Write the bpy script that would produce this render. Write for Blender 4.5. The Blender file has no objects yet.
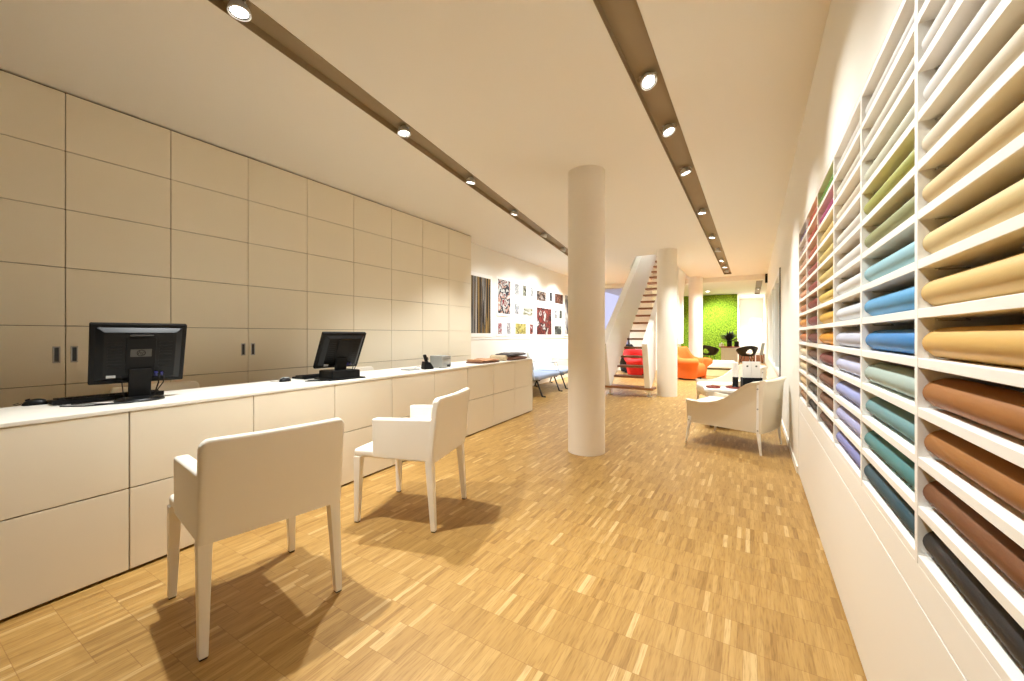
import bpy, bmesh, math, random
from mathutils import Vector, Matrix, Euler
R = math.radians
PI = math.pi
random.seed(7)
scene = bpy.context.scene
COL = scene.collection

# ------------------------------------------------------------------ colour
def lin(c):
    c = c / 255.0
    return c / 12.92 if c <= 0.04045 else ((c + 0.055) / 1.055) ** 2.4
def rgb(r, g, b):
    return (lin(r), lin(g), lin(b), 1.0)

# ------------------------------------------------------------------ materials
def mat(name, col, rough=0.5, metal=0.0, bump=0.0, bscale=200.0, vary=0.0, vscale=6.0, emit=None, estr=0.0, coat=0.0, spec=None):
    m = bpy.data.materials.new(name)
    m.use_nodes = True
    nt = m.node_tree
    b = nt.nodes['Principled BSDF']
    b.inputs['Base Color'].default_value = col
    b.inputs['Roughness'].default_value = rough
    b.inputs['Metallic'].default_value = metal
    if spec is not None:
        b.inputs['Specular IOR Level'].default_value = spec
    if coat:
        b.inputs['Coat Weight'].default_value = coat
        b.inputs['Coat Roughness'].default_value = 0.15
    if emit:
        b.inputs['Emission Color'].default_value = emit
        b.inputs['Emission Strength'].default_value = estr
    if bump or vary:
        tc = nt.nodes.new('ShaderNodeTexCoord')
        if bump:
            n = nt.nodes.new('ShaderNodeTexNoise')
            n.inputs['Scale'].default_value = bscale
            n.inputs['Detail'].default_value = 3
            nt.links.new(tc.outputs['Object'], n.inputs['Vector'])
            bp = nt.nodes.new('ShaderNodeBump')
            bp.inputs['Strength'].default_value = bump
            bp.inputs['Distance'].default_value = 0.002
            nt.links.new(n.outputs['Fac'], bp.inputs['Height'])
            nt.links.new(bp.outputs['Normal'], b.inputs['Normal'])
        if vary:
            n2 = nt.nodes.new('ShaderNodeTexNoise')
            n2.inputs['Scale'].default_value = vscale
            n2.inputs['Detail'].default_value = 4
            nt.links.new(tc.outputs['Object'], n2.inputs['Vector'])
            mx = nt.nodes.new('ShaderNodeMix')
            mx.data_type = 'RGBA'
            nt.links.new(n2.outputs['Fac'], mx.inputs[0])
            mx.inputs[6].default_value = tuple(min(1, c * (1 - vary)) for c in col[:3]) + (1,)
            mx.inputs[7].default_value = tuple(min(1, c * (1 + vary)) for c in col[:3]) + (1,)
            nt.links.new(mx.outputs[2], b.inputs['Base Color'])
    return m

def ramp(nt, stops, interp='LINEAR'):
    r = nt.nodes.new('ShaderNodeValToRGB')
    r.color_ramp.interpolation = interp
    e = r.color_ramp.elements
    while len(e) > 1:
        e.remove(e[-1])
    e[0].position, e[0].color = stops[0]
    for p, c in stops[1:]:
        k = e.new(p)
        k.color = c
    return r

def floor_material():
    m = bpy.data.materials.new('oak_mosaic_parquet')
    m.use_nodes = True
    nt = m.node_tree
    N, L = nt.nodes, nt.links
    b = N['Principled BSDF']
    tc = N.new('ShaderNodeTexCoord')
    sep = N.new('ShaderNodeSeparateXYZ')
    L.new(tc.outputs['Object'], sep.inputs[0])
    def math_(op, a, c=None):
        n = N.new('ShaderNodeMath')
        n.operation = op
        for i, v in enumerate((a, c)):
            if v is None:
                continue
            if isinstance(v, (int, float)):
                n.inputs[i].default_value = v
            else:
                L.new(v, n.inputs[i])
        return n.outputs[0]
    W, LEN = 0.0225, 0.160
    xs = math_('DIVIDE', sep.outputs[0], W)
    xi = math_('FLOOR', xs)
    xf = math_('SUBTRACT', xs, xi)
    blk = math_('FLOOR', math_('DIVIDE', xi, 7.0))
    wn = N.new('ShaderNodeTexWhiteNoise')
    wn.noise_dimensions = '1D'
    L.new(blk, wn.inputs['W'])
    off = math_('MULTIPLY', math_('GREATER_THAN', wn.outputs['Value'], 0.8), 0.5)
    ys = math_('ADD', math_('DIVIDE', sep.outputs[1], LEN), off)
    yi = math_('FLOOR', ys)
    yf = math_('SUBTRACT', ys, yi)
    cmb = N.new('ShaderNodeCombineXYZ')
    L.new(xi, cmb.inputs[0]); L.new(yi, cmb.inputs[1])
    wn2 = N.new('ShaderNodeTexWhiteNoise')
    wn2.noise_dimensions = '2D'
    L.new(cmb.outputs[0], wn2.inputs['Vector'])
    rp = ramp(nt, [(0.0, rgb(148, 111, 58)), (0.15, rgb(162, 125, 68)), (0.7, rgb(171, 134, 75)), (0.92, rgb(179, 143, 84)), (1.0, rgb(198, 166, 112))])
    L.new(wn2.outputs['Value'], rp.inputs[0])
    # grain along the lamella
    mp = N.new('ShaderNodeMapping')
    mp.inputs['Scale'].default_value = (150, 12, 1)
    L.new(tc.outputs['Object'], mp.inputs[0])
    cm2 = N.new('ShaderNodeVectorMath'); cm2.operation = 'ADD'
    L.new(mp.outputs[0], cm2.inputs[0]); L.new(wn2.outputs['Color'], cm2.inputs[1])
    gn = N.new('ShaderNodeTexNoise')
    gn.inputs['Scale'].default_value = 1.0
    gn.inputs['Detail'].default_value = 4
    L.new(cm2.outputs[0], gn.inputs['Vector'])
    gr = ramp(nt, [(0.28, (0.66, 0.60, 0.50, 1)), (0.5, (0.97, 0.96, 0.94, 1)), (0.72, (1.06, 1.07, 1.1, 1))])
    L.new(gn.outputs['Fac'], gr.inputs[0])
    mul = N.new('ShaderNodeMix'); mul.data_type = 'RGBA'; mul.blend_type = 'MULTIPLY'
    mul.inputs[0].default_value = 0.85
    L.new(rp.outputs[0], mul.inputs[6]); L.new(gr.outputs[0], mul.inputs[7])
    # seams
    ex = math_('MINIMUM', xf, math_('SUBTRACT', 1.0, xf))
    ey = math_('MINIMUM', yf, math_('SUBTRACT', 1.0, yf))
    seam = math_('MAXIMUM', math_('MULTIPLY', math_('LESS_THAN', ex, 0.03), math_('GREATER_THAN', wn2.outputs['Value'], 0.7)), math_('LESS_THAN', ey, 0.008))
    sm = N.new('ShaderNodeMix'); sm.data_type = 'RGBA'
    L.new(math_('MULTIPLY', seam, 0.45), sm.inputs[0])
    L.new(mul.outputs[2], sm.inputs[6])
    sm.inputs[7].default_value = rgb(120, 78, 36)
    L.new(sm.outputs[2], b.inputs['Base Color'])
    b.inputs['Roughness'].default_value = 0.42
    b.inputs['Specular IOR Level'].default_value = 0.35
    return m

def moss_material():
    m = bpy.data.materials.new('green_moss')
    m.use_nodes = True
    nt = m.node_tree
    N, L = nt.nodes, nt.links
    b = N['Principled BSDF']
    tc = N.new('ShaderNodeTexCoord')
    n = N.new('ShaderNodeTexNoise')
    n.inputs['Scale'].default_value = 24
    n.inputs['Detail'].default_value = 6
    L.new(tc.outputs['Object'], n.inputs['Vector'])
    r = ramp(nt, [(0.30, rgb(70, 98, 10)), (0.5, rgb(120, 152, 22)), (0.7, rgb(168, 194, 48))])
    L.new(n.outputs['Fac'], r.inputs[0])
    L.new(r.outputs[0], b.inputs['Base Color'])
    bp = N.new('ShaderNodeBump')
    bp.inputs['Strength'].default_value = 1
    bp.inputs['Distance'].default_value = 0.05
    L.new(n.outputs['Fac'], bp.inputs['Height'])
    L.new(bp.outputs[0], b.inputs['Normal'])
    b.inputs['Roughness'].default_value = 0.9
    return m

def print_material(name, pal, seed, scale=9.0, stretch=(1, 1, 1), kind='voronoi'):
    m = bpy.data.materials.new(name)
    m.use_nodes = True
    nt = m.node_tree
    N, L = nt.nodes, nt.links
    b = N['Principled BSDF']
    b.inputs['Roughness'].default_value = 0.5
    tc = N.new('ShaderNodeTexCoord')
    mp = N.new('ShaderNodeMapping')
    mp.inputs['Location'].default_value = (seed * 3.1, seed * 1.7, seed * 2.3)
    mp.inputs['Scale'].default_value = stretch
    L.new(tc.outputs['Object'], mp.inputs[0])
    n = N.new('ShaderNodeTexNoise')
    n.inputs['Scale'].default_value = scale
    n.inputs['Detail'].default_value = 2.5
    n.inputs['Distortion'].default_value = 0.6
    L.new(mp.outputs[0], n.inputs['Vector'])
    k = len(pal)
    st = [(0.28 + 0.44 * i / k, tuple(v * 0.6 for v in rgb(*c)[:3]) + (1,)) for i, c in enumerate(pal)]
    b.inputs['Specular IOR Level'].default_value = 0.2
    r = ramp(nt, st, 'CONSTANT' if kind == 'voronoi' else 'LINEAR')
    L.new(n.outputs['Fac'], r.inputs[0])
    L.new(r.outputs[0], b.inputs['Base Color'])
    return m

M = {}
M['wall'] = mat('white_paint', rgb(240, 236, 226), 0.85)
M['ceiling'] = mat('ceiling_paint', rgb(236, 230, 218), 0.9)
M['floor'] = floor_material()
M['channel'] = mat('brown_grey_metal', rgb(152, 132, 100), 0.6)
M['column'] = mat('column_paint', rgb(238, 230, 216), 0.8)
M['panel'] = mat('cream_leather_panel', rgb(232, 222, 200), 0.55, bump=0.12, bscale=260)
M['counter'] = mat('white_leather_counter', rgb(226, 217, 198), 0.5, bump=0.12, bscale=260)
M['top'] = mat('white_counter_top', rgb(226, 222, 212), 0.4)
M['gap'] = mat('dark_gap', rgb(110, 95, 74), 0.8)
M['leather'] = mat('white_leather', rgb(242, 236, 224), 0.42, bump=0.15, bscale=320)
M['canvas'] = mat('cream_canvas', rgb(232, 222, 202), 0.7, bump=0.2, bscale=500)
M['lacquer'] = mat('white_lacquer', rgb(246, 244, 240), 0.35)
M['rack'] = mat('white_rack_board', rgb(246, 243, 236), 0.45)
M['steel'] = mat('brushed_steel', rgb(176, 174, 170), 0.4, 0.3)
M['darksteel'] = mat('dark_steel', rgb(60, 60, 62), 0.4, 0.6)
M['black'] = mat('black_plastic', rgb(12, 12, 13), 0.42, spec=0.22)
M['blackmatte'] = mat('black_matte_plastic', rgb(14, 13, 13), 0.55, spec=0.2)
M['greybadge'] = mat('grey_badge', rgb(70, 68, 64), 0.45)
M['blue'] = mat('blue_plug', rgb(30, 34, 100), 0.4)
M['silver'] = mat('silver_plastic', rgb(190, 190, 190), 0.35, 0.3)
M['greyplastic'] = mat('grey_plastic', rgb(150, 150, 146), 0.45)
M['screen'] = mat('dark_screen', rgb(12, 13, 15), 0.12)
M['wood'] = mat('dark_walnut', rgb(150, 102, 68), 0.45, vary=0.25, vscale=14)
M['chrome'] = mat('chrome', rgb(220, 220, 220), 0.15, 1.0)
M['lamp'] = mat('lamp_glow', (1, 1, 1, 1), 0.5, emit=(1.0, 0.97, 0.92, 1), estr=14)
M['lampring'] = mat('lamp_white_ring', rgb(235, 235, 232), 0.3)
M['moss'] = moss_material()
M['orange'] = mat('orange_wool', rgb(228, 112, 40), 0.85, bump=0.4, bscale=160)
M['red'] = mat('red_wool', rgb(200, 30, 28), 0.85, bump=0.4, bscale=160)
M['charwool'] = mat('black_wool', rgb(24, 22, 24), 0.85, bump=0.4, bscale=160)
M['paleblue'] = mat('pale_blue_fabric', rgb(158, 172, 198), 0.8, bump=0.2, bscale=300)
M['whitefab'] = mat('white_fabric', rgb(240, 240, 238), 0.8, bump=0.2, bscale=300)
M['redbrown'] = mat('red_brown_leather', rgb(136, 52, 34), 0.45)
M['rug'] = mat('olive_rug', rgb(146, 140, 92), 0.95, bump=0.6, bscale=220, vary=0.2)
M['glassdark'] = mat('black_shell', rgb(22, 20, 20), 0.35)
M['pane'] = mat('pale_glass_pane', rgb(196, 208, 210), 0.05, spec=0.8)
M['winframe'] = mat('white_window_frame', rgb(240, 240, 238), 0.4)
M['lampshade'] = mat('lit_lampshade', rgb(245, 245, 240), 0.7, emit=(1, 0.96, 0.9, 1), estr=1.1)
M['leaf'] = mat('dark_leaf', rgb(34, 40, 30), 0.5)
M['darkbrown'] = mat('dark_brown_leather', rgb(104, 64, 46), 0.5)
M['tan'] = mat('tan_leather', rgb(176, 128, 92), 0.5)
M['slate'] = mat('slate_leather', rgb(74, 70, 74), 0.5)
M['beige'] = mat('beige_leather', rgb(196, 176, 146), 0.55)
M['amber'] = mat('brown_plank', rgb(120, 72, 44), 0.5, vary=0.25, vscale=8)
M['rubber'] = mat('dark_glide', rgb(40, 34, 30), 0.6)

def glass_mat():
    m = bpy.data.materials.new('clear_window_glass')
    m.use_nodes = True
    b = m.node_tree.nodes['Principled BSDF']
    b.inputs['Transmission Weight'].default_value = 1
    b.inputs['Roughness'].default_value = 0.0
    b.inputs['IOR'].default_value = 1.02
    b.inputs['Base Color'].default_value = (0.98, 0.98, 1, 1)
    return m
M['glass'] = glass_mat()

# ------------------------------------------------------------------ mesh helpers
def new():
    return bmesh.new()

def obox(bm, mtx, sx, sy, sz, bev=0.0, seg=2):
    g = bmesh.ops.create_cube(bm, size=1.0, matrix=mtx @ Matrix.Diagonal((sx, sy, sz, 1)))
    if bev > 0:
        es = set()
        for v in g['verts']:
            es.update(v.link_edges)
        bmesh.ops.bevel(bm, geom=list(es), offset=bev, segments=seg, profile=0.5, affect='EDGES')

def box(bm, x0, x1, y0, y1, z0, z1, bev=0.0, seg=2):
    obox(bm, Matrix.Translation(((x0 + x1) / 2, (y0 + y1) / 2, (z0 + z1) / 2)), abs(x1 - x0), abs(y1 - y0), abs(z1 - z0), bev, seg)

def grid(bm, rows, close_u=False, close_v=False, cap=False):
    """rows: list of lists of points"""
    vs = [[bm.verts.new(p) for p in r] for r in rows]
    nu, nv = len(vs), len(vs[0])
    for i in range(nu if close_u else nu - 1):
        for j in range(nv if close_v else nv - 1):
            a, b_, c, d = vs[i][j], vs[(i + 1) % nu][j], vs[(i + 1) % nu][(j + 1) % nv], vs[i][(j + 1) % nv]
            try:
                bm.faces.new((a, b_, c, d))
            except ValueError:
                pass
    if cap and close_v:
        bm.faces.new(list(reversed(vs[0])))
        bm.faces.new(vs[-1])

def tube(bm, pts, r, seg=8, caps=True):
    pts = [Vector(p) for p in pts]
    rs = r if isinstance(r, (list, tuple)) else [r] * len(pts)
    rows = []
    up = None
    for i, p in enumerate(pts):
        t = (pts[min(i + 1, len(pts) - 1)] - pts[max(i - 1, 0)]).normalized()
        if up is None:
            up = Vector((0, 0, 1)) if abs(t.z) < 0.9 else Vector((1, 0, 0))
        s = t.cross(up).normalized()
        up = s.cross(t).normalized()
        rows.append([p + (s * math.cos(2 * PI * k / seg) + up * math.sin(2 * PI * k / seg)) * rs[i] for k in range(seg)])
    grid(bm, rows, close_v=True, cap=caps)

def lathe(bm, prof, seg=32, mtx=None, caps=True):
    rows = []
    for r, z in prof:
        rows.append([(max(r, 1e-4) * math.cos(2 * PI * k / seg), max(r, 1e-4) * math.sin(2 * PI * k / seg), z) for k in range(seg)])
    if mtx is not None:
        rows = [[mtx @ Vector(p) for p in r] for r in rows]
    grid(bm, rows, close_v=True, cap=caps)

def prism(bm, poly, axis, a, b_):
    """poly: list of 2D points; axis 'x': points are (y,z); 'y': (x,z); 'z': (x,y)"""
    def mk(p, t):
        return {'x': (t, p[0], p[1]), 'y': (p[0], t, p[1]), 'z': (p[0], p[1], t)}[axis]
    A = [bm.verts.new(mk(p, a)) for p in poly]
    B = [bm.verts.new(mk(p, b_)) for p in poly]
    n = len(poly)
    bm.faces.new(A)
    bm.faces.new(list(reversed(B)))
    for i in range(n):
        bm.faces.new((A[i], B[i], B[(i + 1) % n], A[(i + 1) % n]))

def taper(bm, p0, p1, s0, s1, bev=0.004):
    """tapered square bar from p0 (size s0) to p1 (size s1)"""
    rows = []
    for p, s in ((p0, s0), (p1, s1)):
        sx, sy = s if isinstance(s, tuple) else (s, s)
        rows.append([(p[0] - sx / 2, p[1] - sy / 2, p[2]), (p[0] + sx / 2, p[1] - sy / 2, p[2]), (p[0] + sx / 2, p[1] + sy / 2, p[2]), (p[0] - sx / 2, p[1] + sy / 2, p[2])])
    n0 = len(bm.edges)
    grid(bm, rows, close_v=True, cap=True)
    if bev:
        bm.edges.ensure_lookup_table()
        bmesh.ops.bevel(bm, geom=[bm.edges[i] for i in range(n0, len(bm.edges))], offset=bev, segments=2, profile=0.5, affect='EDGES')

def mesh_of(name, bm, m, angle=38):
    bmesh.ops.recalc_face_normals(bm, faces=bm.faces[:])
    lim = R(angle)
    for e in bm.edges:
        if len(e.link_faces) == 2:
            try:
                e.smooth = e.calc_face_angle() < lim
            except ValueError:
                e.smooth = True
        else:
            e.smooth = False
    for f in bm.faces:
        f.smooth = True
    me = bpy.data.meshes.new(name)
    bm.to_mesh(me)
    bm.free()
    if m is not None:
        me.materials.append(m if not isinstance(m, str) else M[m])
    return me

def obj(name, bm, m, parent=None, loc=None, rot=None, angle=38):
    o = bpy.data.objects.new(name, mesh_of(name, bm, m, angle))
    COL.objects.link(o)
    wn = o.modifiers.new('weighted_normals', 'WEIGHTED_NORMAL')
    wn.keep_sharp = True
    wn.weight = 50
    if parent is not None:
        o.parent = parent
    if loc is not None:
        o.location = loc
    if rot is not None:
        o.rotation_euler = rot
    return o

def tag(o, label=None, cat=None, group=None, kind=None):
    if label: o['label'] = label
    if cat: o['category'] = cat
    if group: o['group'] = group
    if kind: o['kind'] = kind
    return o

def thing(name, label, cat, loc=(0, 0, 0), rz=0.0, group=None):
    o = bpy.data.objects.new(name, None)
    o.empty_display_size = 0.1
    COL.objects.link(o)
    o.location = loc
    o.rotation_euler = (0, 0, rz)
    return tag(o, label, cat, group)

def dup(root, label, loc=None, rz=None, group=None):
    def cp(o, par):
        c = o.copy()
        COL.objects.link(c)
        if par is not None:
            c.parent = par
        for ch in o.children:
            cp(ch, c)
        return c
    r = cp(root, None)
    r['label'] = label
    if loc is not None: r.location = loc
    if rz is not None: r.rotation_euler = (0, 0, rz)
    if group: r['group'] = group
    return r

def struct(name, bm, m, angle=38):
    return tag(obj(name, bm, m, angle=angle), kind='structure')

def cut(o, cutters):
    """boolean-subtract closed bmeshes from a mesh object, baked"""
    tmp = []
    for c in cutters:
        bmesh.ops.recalc_face_normals(c, faces=c.faces[:])
        me = bpy.data.meshes.new('cutter')
        c.to_mesh(me); c.free()
        k = bpy.data.objects.new('cutter', me)
        COL.objects.link(k)
        md = o.modifiers.new('b', 'BOOLEAN')
        md.operation = 'DIFFERENCE'
        md.solver = 'EXACT'
        md.object = k
        tmp.append(k)
    dg = bpy.context.evaluated_depsgraph_get()
    me = bpy.data.meshes.new_from_object(o.evaluated_get(dg))
    old = o.data
    o.modifiers.clear()
    o.data = me
    bpy.data.meshes.remove(old)
    for k in tmp:
        d = k.data
        bpy.data.objects.remove(k)
        bpy.data.meshes.remove(d)

ORD = ['first', 'second', 'third', 'fourth', 'fifth', 'sixth', 'seventh', 'eighth', 'ninth', 'tenth', 'eleventh', 'twelfth', 'thirteenth', 'fourteenth']

# ------------------------------------------------------------------ camera
TH = math.atan((750 - 512) / 400.0)
cam = bpy.data.cameras.new('camera')
cam.sensor_width = 36
cam.lens = 400.0 * 36 / 1024
cam.shift_y = -5.5 / 1024
cam.clip_start = 0.05
co = bpy.data.objects.new('camera', cam)
COL.objects.link(co)
co.location = (0, 0, 1.2)
co.rotation_euler = (R(90), 0, TH)
scene.camera = co

# ------------------------------------------------------------------ setting
H = 2.88
HF = 3.0             # far room ceiling
YB = 13.05           # beam
RX = lambda y: 0.336 + 0.0055 * y      # face of the right wall
RROT = -0.0055

bm = new(); box(bm, -5.2, 1.4, -3.0, 24.2, -0.12, 0.0)
struct('floor', bm, 'floor')

bm = new(); box(bm, -5.2, 1.4, -3.0, YB, H, H + 0.2)
ceil = struct('ceiling', bm, 'ceiling')
# strips (right: near axis-parallel, left: turned)
def strip_frame(p, q):
    d = Vector((q[0] - p[0], q[1] - p[1], 0))
    return Matrix.Translation((p[0], p[1], 0)) @ Matrix.Rotation(math.atan2(d.y, d.x) - PI / 2, 4, 'Z'), d.length
RS = strip_frame((-0.603, -1.6), (-0.525, 12.52))
LS = strip_frame((-1.905, -1.4), (-3.62, 10.6))
SW = 0.186
cutters = []
for fr, ln in (RS, LS):
    c = new(); obox(c, fr @ Matrix.Translation((0, ln / 2, H + 0.01)), SW, ln, 0.16); cutters.append(c)
c = new(); prism(c, [(-2.10, 8.70), (-1.52, 8.70), (-1.52, 12.9), (-2.60, 12.9), (-2.60, 10.15)], 'z', H - 0.2, H + 0.5); cutters.append(c)
cut(ceil, cutters)

def channel(name, fr, ln, z):
    bm = new()
    h, t = 0.050, 0.004
    obox(bm, fr @ Matrix.Translation((0, ln / 2, z + h)), SW, ln, t)
    for s in (-1, 1):
        obox(bm, fr @ Matrix.Translation((s * (SW / 2 - t / 2), ln / 2, z + h / 2)), t, ln, h)
        obox(bm, fr @ Matrix.Translation((0, ln / 2 + s * (ln / 2 - t / 2), z + h / 2)), SW, t, h)
    o = obj(name, bm, 'channel')
    return tag(o, kind='structure')
channel('trim_1', RS[0], RS[1], H - 0.004)
channel('trim_2', LS[0], LS[1], H - 0.004)

bm = new(); box(bm, -5.2, 1.4, YB, YB + 0.3, 2.745, HF + 0.2)
struct('trim_3', bm, 'ceiling')
bm = new(); box(bm, -5.2, 1.4, YB + 0.3, 24.2, HF, HF + 0.2)
ceil2 = struct('ceiling_far', bm, 'ceiling')
FS = strip_frame((0.27, 13.6), (0.27, 20.6))
c = new(); obox(c, FS[0] @ Matrix.Translation((0, FS[1] / 2, HF + 0.01)), SW, FS[1], 0.16)
cut(ceil2, [c])
channel('trim_4', FS[0], FS[1], HF - 0.004)

# right wall with the rack niche
NY0, NY1 = 0.750, 0.750 + 6 * 0.571
bm = new()
prism(bm, [(RX(-3), -3.0), (RX(13.3), 13.3), (1.3, 13.3), (1.3, -3.0)], 'z', 0, H)
wr = struct('wall_right', bm, 'wall')
c = new(); prism(c, [(0.0, NY0 - 0.025), (0.0, NY1 + 0.03), (0.86, NY1 + 0.03), (0.86, NY0 - 0.025)], 'z', -0.1, 2.081)
c2 = new(); prism(c2, [(0.0, 6.83), (0.0, 11.645), (0.47, 11.645), (0.47, 6.83)], 'z', 0.578, 2.162)
cut(wr, [c, c2])
bm = new(); box(bm, 0.56, 1.3, 13.3, 24.2, 0, HF)
struct('wall_right_far', bm, 'wall')
bm = new(); prism(bm, [(RX(4.25) - 0.012, 4.25), (RX(13.3) - 0.012, 13.3), (RX(13.3) + 0.002, 13.3), (RX(4.25) + 0.002, 4.25)], 'z', 0, 0.06)
struct('baseboard_right', bm, 'wall')

# left wall behind cabinets and with the pictures
LX = lambda y: -4.355 - 0.0258 * (y - 5.88)
bm = new(); prism(bm, [(LX(-3), -3), (LX(13.6), 13.6), (-5.2, 13.6), (-5.2, -3)], 'z', 0, H)
struct('wall_left', bm, 'wall')
bm = new(); prism(bm, [(-4.06, -3), (-4.06, 0.205), (LX(0.2) - 0.001, 0.205), (LX(-3), -3)], 'z', 0, H)
struct('wall_left_near', bm, 'wall')
# wall behind the camera
bm = new(); box(bm, -5.2, 1.4, -3.2, -3.0, 0, H + 0.2)
struct('wall_behind', bm, 'wall')
# far left wall with a window opening
bm = new(); box(bm, -5.2, -2.75, 13.6, 13.8, 0, HF + 0.2)
wf = struct('wall_far_left', bm, 'wall')
c = new(); box(c, -4.52, -3.45, 13.4, 14.0, 0.25, 2.85)
cut(wf, [c])
win = tag(thing('window_1', None, None), kind='structure')
bm = new()
for a in ((-4.52, -4.47), (-3.50, -3.45)):
    box(bm, a[0], a[1], 13.66, 13.74, 0.25, 2.85, 0.004)
box(bm, -4.52, -3.45, 13.66, 13.74, 0.25, 0.31, 0.004); box(bm, -4.52, -3.45, 13.66, 13.74, 2.79, 2.85, 0.004)
obj('window_frame', bm, 'winframe', win)
bm = new(); box(bm, -4.48, -3.49, 13.695, 13.703, 0.30, 2.80)
obj('pane', bm, 'glass', win)
# return wall between far-left zone and the far room, and the moss wall
bm = new(); box(bm, -3.6, -2.75, 13.8, 24.2, 0, HF + 0.2)
struct('wall_far_return', bm, 'wall')
bm = new(); box(bm, -2.75, -0.47, 20.02, 24.2, 0, HF)
struct('wall_far_middle', bm, 'wall')
bm = new(); box(bm, -0.47, 0.56, 23.4, 24.2, 0, HF)
struct('wall_far', bm, 'wall')
# moss panel
bm = new()
nx, nz = 90, 80
rows = []
for i in range(nx + 1):
    r = []
    for j in range(nz + 1):
        x = -2.73 + 2.255 * i / nx; z = 0.02 + 2.96 * j / nz
        r.append((x, 19.94 - 0.028 * random.random(), z))
    rows.append(r)
grid(bm, rows)
box(bm, -2.735, -0.475, 19.94, 20.02, 0.015, 2.985)
tag(obj('moss_wall_panel', bm, 'moss', angle=180), 'large bright green moss panel on the far back wall', 'wall panel')

# stair enclosure wall
bm = new(); prism(bm, [(10.7, 0.98), (11.55, 0.98), (11.62, 2.3), (12.3, H + 0.3), (10.7, H + 0.3)], 'x', -1.60, -1.535)
struct('wall_stair', bm, 'wall')
# shaft above the stair opening
for nm, b in (('wall_stairwell_left', (-2.70, -2.60, 8.52, 13.0, H + 0.2, 4.6)), ('wall_stairwell_right', (-1.52, -1.42, 8.52, 13.0, H + 0.2, 4.6)),
              ('wall_stairwell_front', (-2.60, -1.52, 8.52, 8.62, H + 0.2, 4.6)), ('wall_stairwell_back', (-2.60, -1.52, 12.9, 13.0, H + 0.2, 4.6)), ('ceiling_stairwell', (-2.70, -1.42, 8.52, 13.0, 4.6, 4.7))):
    bm = new(); box(bm, *b); struct(nm, bm, 'wall')
# right display window
win2 = tag(thing('window_2', None, None), kind='structure')
bm = new()
def wy(y, dx): return RX(y) + dx
def wbox(bm, y0, y1, z0, z1, d0, d1, bev=0.003):
    obox(bm, Matrix.Translation((RX((y0 + y1) / 2) + (d0 + d1) / 2, (y0 + y1) / 2, (z0 + z1) / 2)) @ Matrix.Rotation(RROT, 4, 'Z'), d1 - d0, y1 - y0, z1 - z0, bev)
wbox(bm, 6.86, 11.64, 0.60, 0.66, -0.02, 0.08)
wbox(bm, 6.86, 11.64, 2.07, 2.14, -0.02, 0.08)
for y in (6.86, 8.02, 9.2, 10.4, 11.57):
    wbox(bm, y, y + 0.07, 0.66, 2.07, -0.02, 0.08)
obj('window_frame', bm, 'winframe', win2)
bm = new(); wbox(bm, 6.832, 6.859, 0.58, 2.16, -0.012, 0.03, 0.001); wbox(bm, 6.86, 11.64, 2.141, 2.16, -0.012, 0.03, 0.001); wbox(bm, 6.86, 11.64, 0.58, 0.599, -0.012, 0.03, 0.001)
obj('window_seal', bm, 'greybadge', win2)
for y in (6.93, 8.09, 9.27, 10.47):
    bm = new(); wbox(bm, y, y + 1.13, 0.64, 2.09, 0.03, 0.04, 0)
    obj('pane', bm, 'pane', win2)

# ------------------------------------------------------------------ columns
def column(x, y, label):
    bm = new()
    lathe(bm, [(0.188, 0), (0.188, H)], 64)
    o = obj('round_column', bm, 'column', loc=(x, y, 0))
    return tag(o, label, 'column', 'white round columns')
column(-1.455, 3.95, 'nearest white round column standing free on the parquet in mid room')
column(-1.41, 8.37, 'white round column right beside the staircase')
column(-1.36, 12.75, 'farthest white round column in front of the green moss wall')

# ------------------------------------------------------------------ wall cabinets (left)
PY = 0.583
CX0 = -4.05
rowsz = [2.868 - 0.4015 * i for i in range(7)] + [0.055]
for k in range(9):
    y0 = 0.212 + PY * k
    y1 = y0 + PY
    lab = 'tall cream panelled wall cabinet unit, %s from the left behind the counter' % ORD[k]
    if k == 8: lab = 'tall cream panelled wall cabinet unit next to the picture wall, at far right end'
    t = thing('wall_cabinet', lab, 'cabinet', (CX0, (y0 + y1) / 2, 0), 0, 'tall cream wall cabinets')
    bm = new(); box(bm, -0.28, -0.018, -PY / 2 + 0.0005, PY / 2 - 0.0005, 0.0, 2.868)
    obj('carcass', bm, 'panel' if k == 8 else 'gap', t)
    for i in range(7):
        g = 0.0019
        bm = new(); box(bm, -0.017, 0, -PY / 2 + g, PY / 2 - g, rowsz[i + 1] + g, rowsz[i] - g, 0.004, 2)
        dn = obj('door_panel', bm, 'panel', t)
        s = {0: 1, 1: -1, 2: 1, 3: -1}.get(k)
        if i == 4 and s:
            bm = new()
            yc = s * (PY / 2 - 0.042)
            box(bm, -0.002, 0.003, yc - 0.018, yc - 0.0105, 1.010, 1.122, 0.001)
            box(bm, -0.002, 0.003, yc + 0.0105, yc + 0.018, 1.010, 1.122, 0.001)
            box(bm, -0.002, 0.003, yc - 0.0105, yc + 0.0105, 1.114, 1.122, 0.001)
            box(bm, -0.002, 0.003, yc - 0.0105, yc + 0.0105, 1.010, 1.018, 0.001)
            h = tag(obj('recessed_handle', bm, 'steel', dn), 'brushed steel recessed pull')
            bm = new(); box(bm, -0.004, 0.0012, yc - 0.0107, yc + 0.0107, 1.018, 1.114)
            obj('handle_recess', bm, 'darksteel', t)
# fascia between cabinet top and ceiling is a shadow gap; end panel
bm = new(); box(bm, -4.33, -4.075, 0.212, 5.455, 2.8685, 2.8795)
struct('trim_5', bm, 'gap')

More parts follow.
